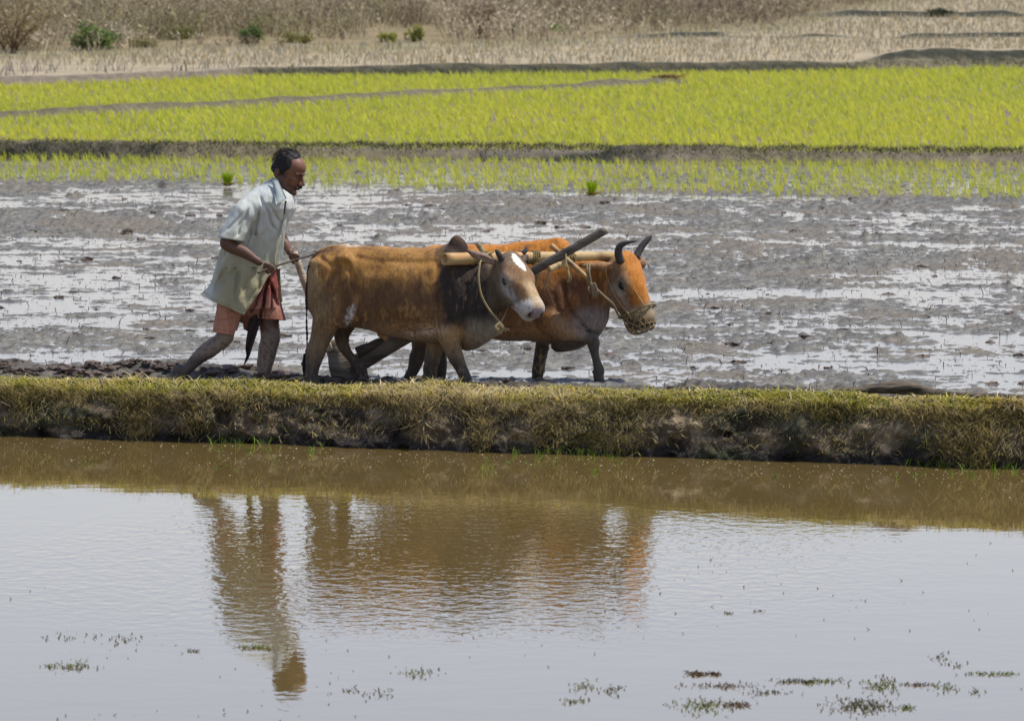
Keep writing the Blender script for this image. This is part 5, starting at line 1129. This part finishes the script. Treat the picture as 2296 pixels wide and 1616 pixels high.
def fold(x0, y0, x1, y1, w_, a, yl=200):
    "soft crease along a line of the cloth, near side"
    L = math.hypot(x1 - x0, y1 - y0); ux, uy = (x1 - x0) / L, (y1 - y0) / L
    t = (gx - x0) * ux + (pyy - y0) * uy; d_ = (gx - x0) * uy - (pyy - y0) * ux; d_ = d_ + 3 * vn(t * .05, x0 * .1, 0, 3)
    s.D[...] = s.D + (1.7 * a * np.exp(-(d_ / (.85 * w_)) ** 2) * sst(-8, 14, t) * sst(L + 8, L - 14, t) * (gy < yl)).astype(np.float32)
for a in [(584, 470, 572, 540, 4, 6), (574, 500, 552, 552, 3.5, 5), (598, 462, 618, 520, 4, 4), (606, 458, 630, 500, 3.5, 4), (560, 470, 532, 532, 4, 4.0), (548, 480, 512, 520, 3.5, 2.5), (590, 520, 570, 600, 5, 3.5), (560, 560, 500, 640, 6, 4), (590, 560, 548, 660, 6, 4.5), (520, 575, 490, 650, 5, 3.5),
          (560, 560, 610, 560, 5, 3), (545, 575, 590, 545, 4, 3), (600, 590, 565, 680, 6, 4.5), (540, 600, 525, 690, 6, 4), (505, 600, 480, 660, 5, 3.5), (572, 545, 612, 575, 4, 3), (618, 540, 600, 600, 4, 3), (508, 590, 560, 592, 4, 3), (640, 480, 624, 560, 3, 3), (600, 470, 584, 440, 4, 3)]: fold(*a, yl=0 if a[0] < 640 else 60)
s.D += (2.0 * vn(gx * .045 + .02 * pyy, gy * .04, gz_ * .022, 9) + 1.0 * vn(gx * .11, gy * .08, gz_ * .06, 10) + sst(600, 690, pyy) * 3.2 * np.sin(gx * .13 + gy * .12 + 2 * vn(gx * .02, gy * .02, gz_ * .01, 4))).astype(np.float32)
outer = s.D.copy(); shell = np.maximum(outer, -(outer + 5.5))
# cuffs, hem, neck opening, open front
cuff = ((gx - 520) * -.16 + (pyy - 538) * .985).astype(np.float32)                     # below the cuff line
sleeve_zone = (gx < 560) & (gy < -34) & (pyy > 520)
trunk_only = SDF([440, -120, -740], [690, 115, -385], H_)
trunk_only.loftz([(401, 606, 634, 20, 6), (424, 568, 650, 46, 3), (450, 540, 662, 61, -2), (484, 522, 655, 59, 0), (520, 508, 639, 52, 0), (545, 499, 637, 52, 0), (580, 489, 633, 54, 0), (612, 480, 631, 60, 0), (720, 452, 634, 68, 0)], 1, 2.3)
slv = SDF([440, -120, -740], [690, 115, -385], H_); slv.cone(L3(548, 478, -50), L3(515, 556, -66), 28, 31, 1)
is_slv = (slv.D < 5) & (trunk_only.D > -1) & (pyy > 500)
shell = np.where(is_slv, np.maximum(shell, cuff), shell)
tr_ = trunk_only.D + 1.0; shell = np.where((pyy > 528) & (pyy < 600) & (gy < -10), np.minimum(shell, np.maximum(tr_, -(tr_ + 5))), shell)
hemy = np.interp(s.ax[0], [440, 452, 480, 547, 560, 632, 690], [652, 656, 679, 704, 706, 676, 674]).astype(np.float32)[:, None, None] + 2 * vn(gx * .06, 1.1, 0, 2)
shell = np.maximum(shell, pyy - hemy)
neck_ = (np.sqrt(((gx - 640) / 30) ** 2 + ((gy + 4) / 28) ** 2 + ((pyy - 408) / 38) ** 2) - 1) * 24
shell = np.maximum(shell, -neck_.astype(np.float32))
# front: the near panel falls away from the waist, leaving a wedge open
lx = np.interp(-s.ax[2], [385, 440, 470, 600, 617, 650, 705, 740], [646, 642, 652, 622, 603, 585, 547, 540]).astype(np.float32)[None, None, :]
gap = np.maximum(np.maximum(lx - gx, gy - 24), 600 - pyy)
slit = np.maximum(np.abs(gx - np.interp(-s.ax[2], [440, 600], [643, 626])[None, None, :]) - 1.6, np.maximum(gy + 6, np.maximum(452 - pyy, pyy - 606)))
shell = np.maximum(shell, -gap.astype(np.float32)); shell = np.maximum(shell, -slit.astype(np.float32))
s.D = shell.astype(np.float32); V, F = s.mesh()
x, py = V[:, 0], -V[:, 2] - SL * V[:, 1]; nf = fbm(x * .04, V[:, 1] * .04, V[:, 2] * .03, 5, 4)
c = np.tile(lin(208, 213, 204), (len(V), 1)); c = mixc(c, lin(172, 168, 134), sst(470, 600, py + 40 * nf) * sst(470, 520, x + 20 * nf) * .8); c = mixc(c, lin(158, 150, 114), sst(570, 650, py + 30 * nf) * .7 * sst(460, 500, x)); c = mixc(c, lin(196, 204, 204), sst(446, 425, py) * .6)
c = mixc(c, lin(208, 212, 206), sst(640, 650, x) * .7 * (py < 540)); c = mixc(c, lin(150, 148, 100), (V[:, 1] > 10) * sst(600, 612, x) * sst(590, 605, py) * .6)
hm = np.interp(x, [440, 452, 480, 547, 560, 632, 690], [652, 656, 679, 704, 706, 676, 674]); c = mixc(c, lin(128, 128, 88), np.exp(-((py - hm + 7) / 1.6) ** 2) * .5)
keep(mesh_np('shirt', frM(V), [F], M_shirt, col=c), man)
# collar: near leaf, far leaf, placket
def sheet(name, quad, m, col, th=.0035, n=8, bow=.006):
    a, b, c_, d = (np.asarray(p) for p in quad); U, T = np.meshgrid(np.linspace(0, 1, n), np.linspace(0, 1, n), indexing='ij'); U, T = U[..., None], T[..., None]
    P = a * (1 - U) * (1 - T) + b * U * (1 - T) + c_ * U * T + d * (1 - U) * T; nn_ = np.cross(b - a, d - a); nn_ = nn_ / np.linalg.norm(nn_)
    if nn_[1] > 0: nn_ = -nn_
    P = P + nn_ * (bow * np.sin(math.pi * U) * np.sin(math.pi * T)); P2 = P - nn_ * th; V = np.concatenate([P.reshape(-1, 3), P2.reshape(-1, 3)]); f = grid_faces(n, n); N = n * n
    i = np.arange(n); rim = np.concatenate([i * n, (n - 1) * n + i[1:], (i[::-1][1:]) * n + n - 1, i[::-1][1:-1]]) if False else None
    e = [np.arange(n) * n, (n - 1) * n + np.arange(n), np.arange(n)[::-1] * n + n - 1, np.arange(n)[::-1]]; sides = []
    for q in e: sides.append(np.stack([q[:-1], q[1:], q[1:] + N, q[:-1] + N], 1))
    return keep(mesh_np(name, V, [np.concatenate([f, f[:, ::-1] + N] + sides)], m, col=np.tile(col, (len(V), 1))), man)
fp = lambda px, py_, y: frame_pt(frM, px, py_, y)
colr = lin(170, 182, 178)
sheet('collar', [fp(610, 398, -24), fp(624, 402, -36), fp(645, 446, -62), fp(622, 460, -76)], M_shirt, colr, bow=.018)
s_ = None
sheet('collar', [fp(612, 399, -14), fp(616, 399, 26), fp(600, 424, 30), fp(598, 426, -26)], M_shirt, colr, bow=.004)
sheet('collar', [fp(645, 434, -10), fp(655, 432, 10), fp(666, 452, 6), fp(652, 456, -18)], M_shirt, lin(206, 212, 210), bow=.006)
sheet('placket', [fp(642, 452, -42), fp(649, 452, -36), fp(633, 600, -34), fp(624, 604, -42)], M_shirt, lin(186, 190, 176), bow=.004)
# ---- lungi, tucked up above the knees
s = SDF([460, -80, -770], [660, 90, -560], H_)
s.loftz([(575, 500, 622, 44, 0), (610, 492, 622, 48, 0), (645, 488, 624, 50, 0), (690, 486, 616, 46, 0)], 6, 2.3)
s.cone(L3(529, 650, -20), L3(498, 765, -26), 33, 25, 8); s.cone(L3(590, 640, 18), L3(613, 745, 16), 30, 33.5, 8)
s.cone(L3(548, 680, 6), L3(553, 735, 12), 32, 9, 10, .8)
gx, gy, gz_ = [g.astype(np.float32) for g in np.meshgrid(*s.ax, indexing='ij', sparse=True)]; pyy = -gz_ - SL * gy
for a in [(602, 620, 584, 712, 4, 7), (598, 628, 562, 700, 4, 6), (606, 630, 622, 690, 4, 4), (596, 640, 590, 716, 3, 4), (612, 640, 606, 700, 3, 3.5), (560, 690, 540, 740, 4, 3), (535, 690, 505, 700, 4, 2), (532, 712, 484, 722, 4, 1.5), (566, 680, 556, 740, 3, 3)]: fold(*a)
s.D += (1.2 * vn(gx * .06, gy * .05, gz_ * .04, 19)).astype(np.float32)
hl = np.interp(s.ax[0], [460, 473, 523, 528, 545, 556, 572, 578, 642, 660], [744, 744.5, 752, 742, 738, 744, 735, 714, 719, 719]).astype(np.float32)[:, None, None]
o_ = s.D.copy(); s.D = np.maximum(np.maximum(o_, -(o_ + 5.5)), pyy - hl).astype(np.float32); V, F = s.mesh()
x, py = V[:, 0], -V[:, 2] - SL * V[:, 1]; nf = fbm(x * .06, V[:, 1] * .06, V[:, 2] * .05, 25, 4)
c = np.tile(lin(178, 130, 114), (len(V), 1)); c = mixc(c, lin(170, 94, 88), sst(690, 640, py + 10 * nf) * sst(560, 580, x)); c = mixc(c, lin(186, 134, 108), sst(560, 530, x) * .9); c = mixc(c, lin(190, 130, 104), sst(680, 720, py) * sst(575, 600, x) * .7)
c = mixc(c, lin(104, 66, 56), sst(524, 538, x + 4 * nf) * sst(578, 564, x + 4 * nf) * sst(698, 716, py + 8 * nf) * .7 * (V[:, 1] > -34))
hq = np.interp(x, [460, 473, 523, 578, 642], [744, 744.5, 752, 714, 719]); c = mixc(c, lin(150, 96, 78), np.exp(-((py - hq + 8) / 1.3) ** 2) * .5)
c = mixc(c, lin(150, 110, 84), sst(.1, .45, nf) * .4)
keep(mesh_np('lungi', frM(V), [F], M_lungi, col=c), man)
# loose dark cloth end hanging between the legs
rows = [(706, 566, 590), (735, 556, 580), (760, 552, 572), (780, 550, 565), (797, 552, 560), (808, 549, 555), (819, 545, 547)]
P = []; n = 7
for py_, a, b in rows:
    for t in np.linspace(0, 1, n): P.append(fp(a + (b - a) * t, py_, -2 + 7 * math.sin(t * 9 + py_ * .03)))
P = np.array(P); V = np.concatenate([P, P + np.array([0, .008, 0])]); f = grid_faces(len(rows), n); N = len(P)
e1 = np.arange(len(rows)) * n; e2 = e1 + n - 1
sd = [np.stack([q[:-1], q[1:], q[1:] + N, q[:-1] + N], 1) for q in (e1, e2[::-1])]
keep(mesh_np('cloth_end', V, [np.concatenate([f, f[:, ::-1] + N] + sd)], M_lungi, col=np.tile(lin(72, 60, 58), (len(V), 1))), man)
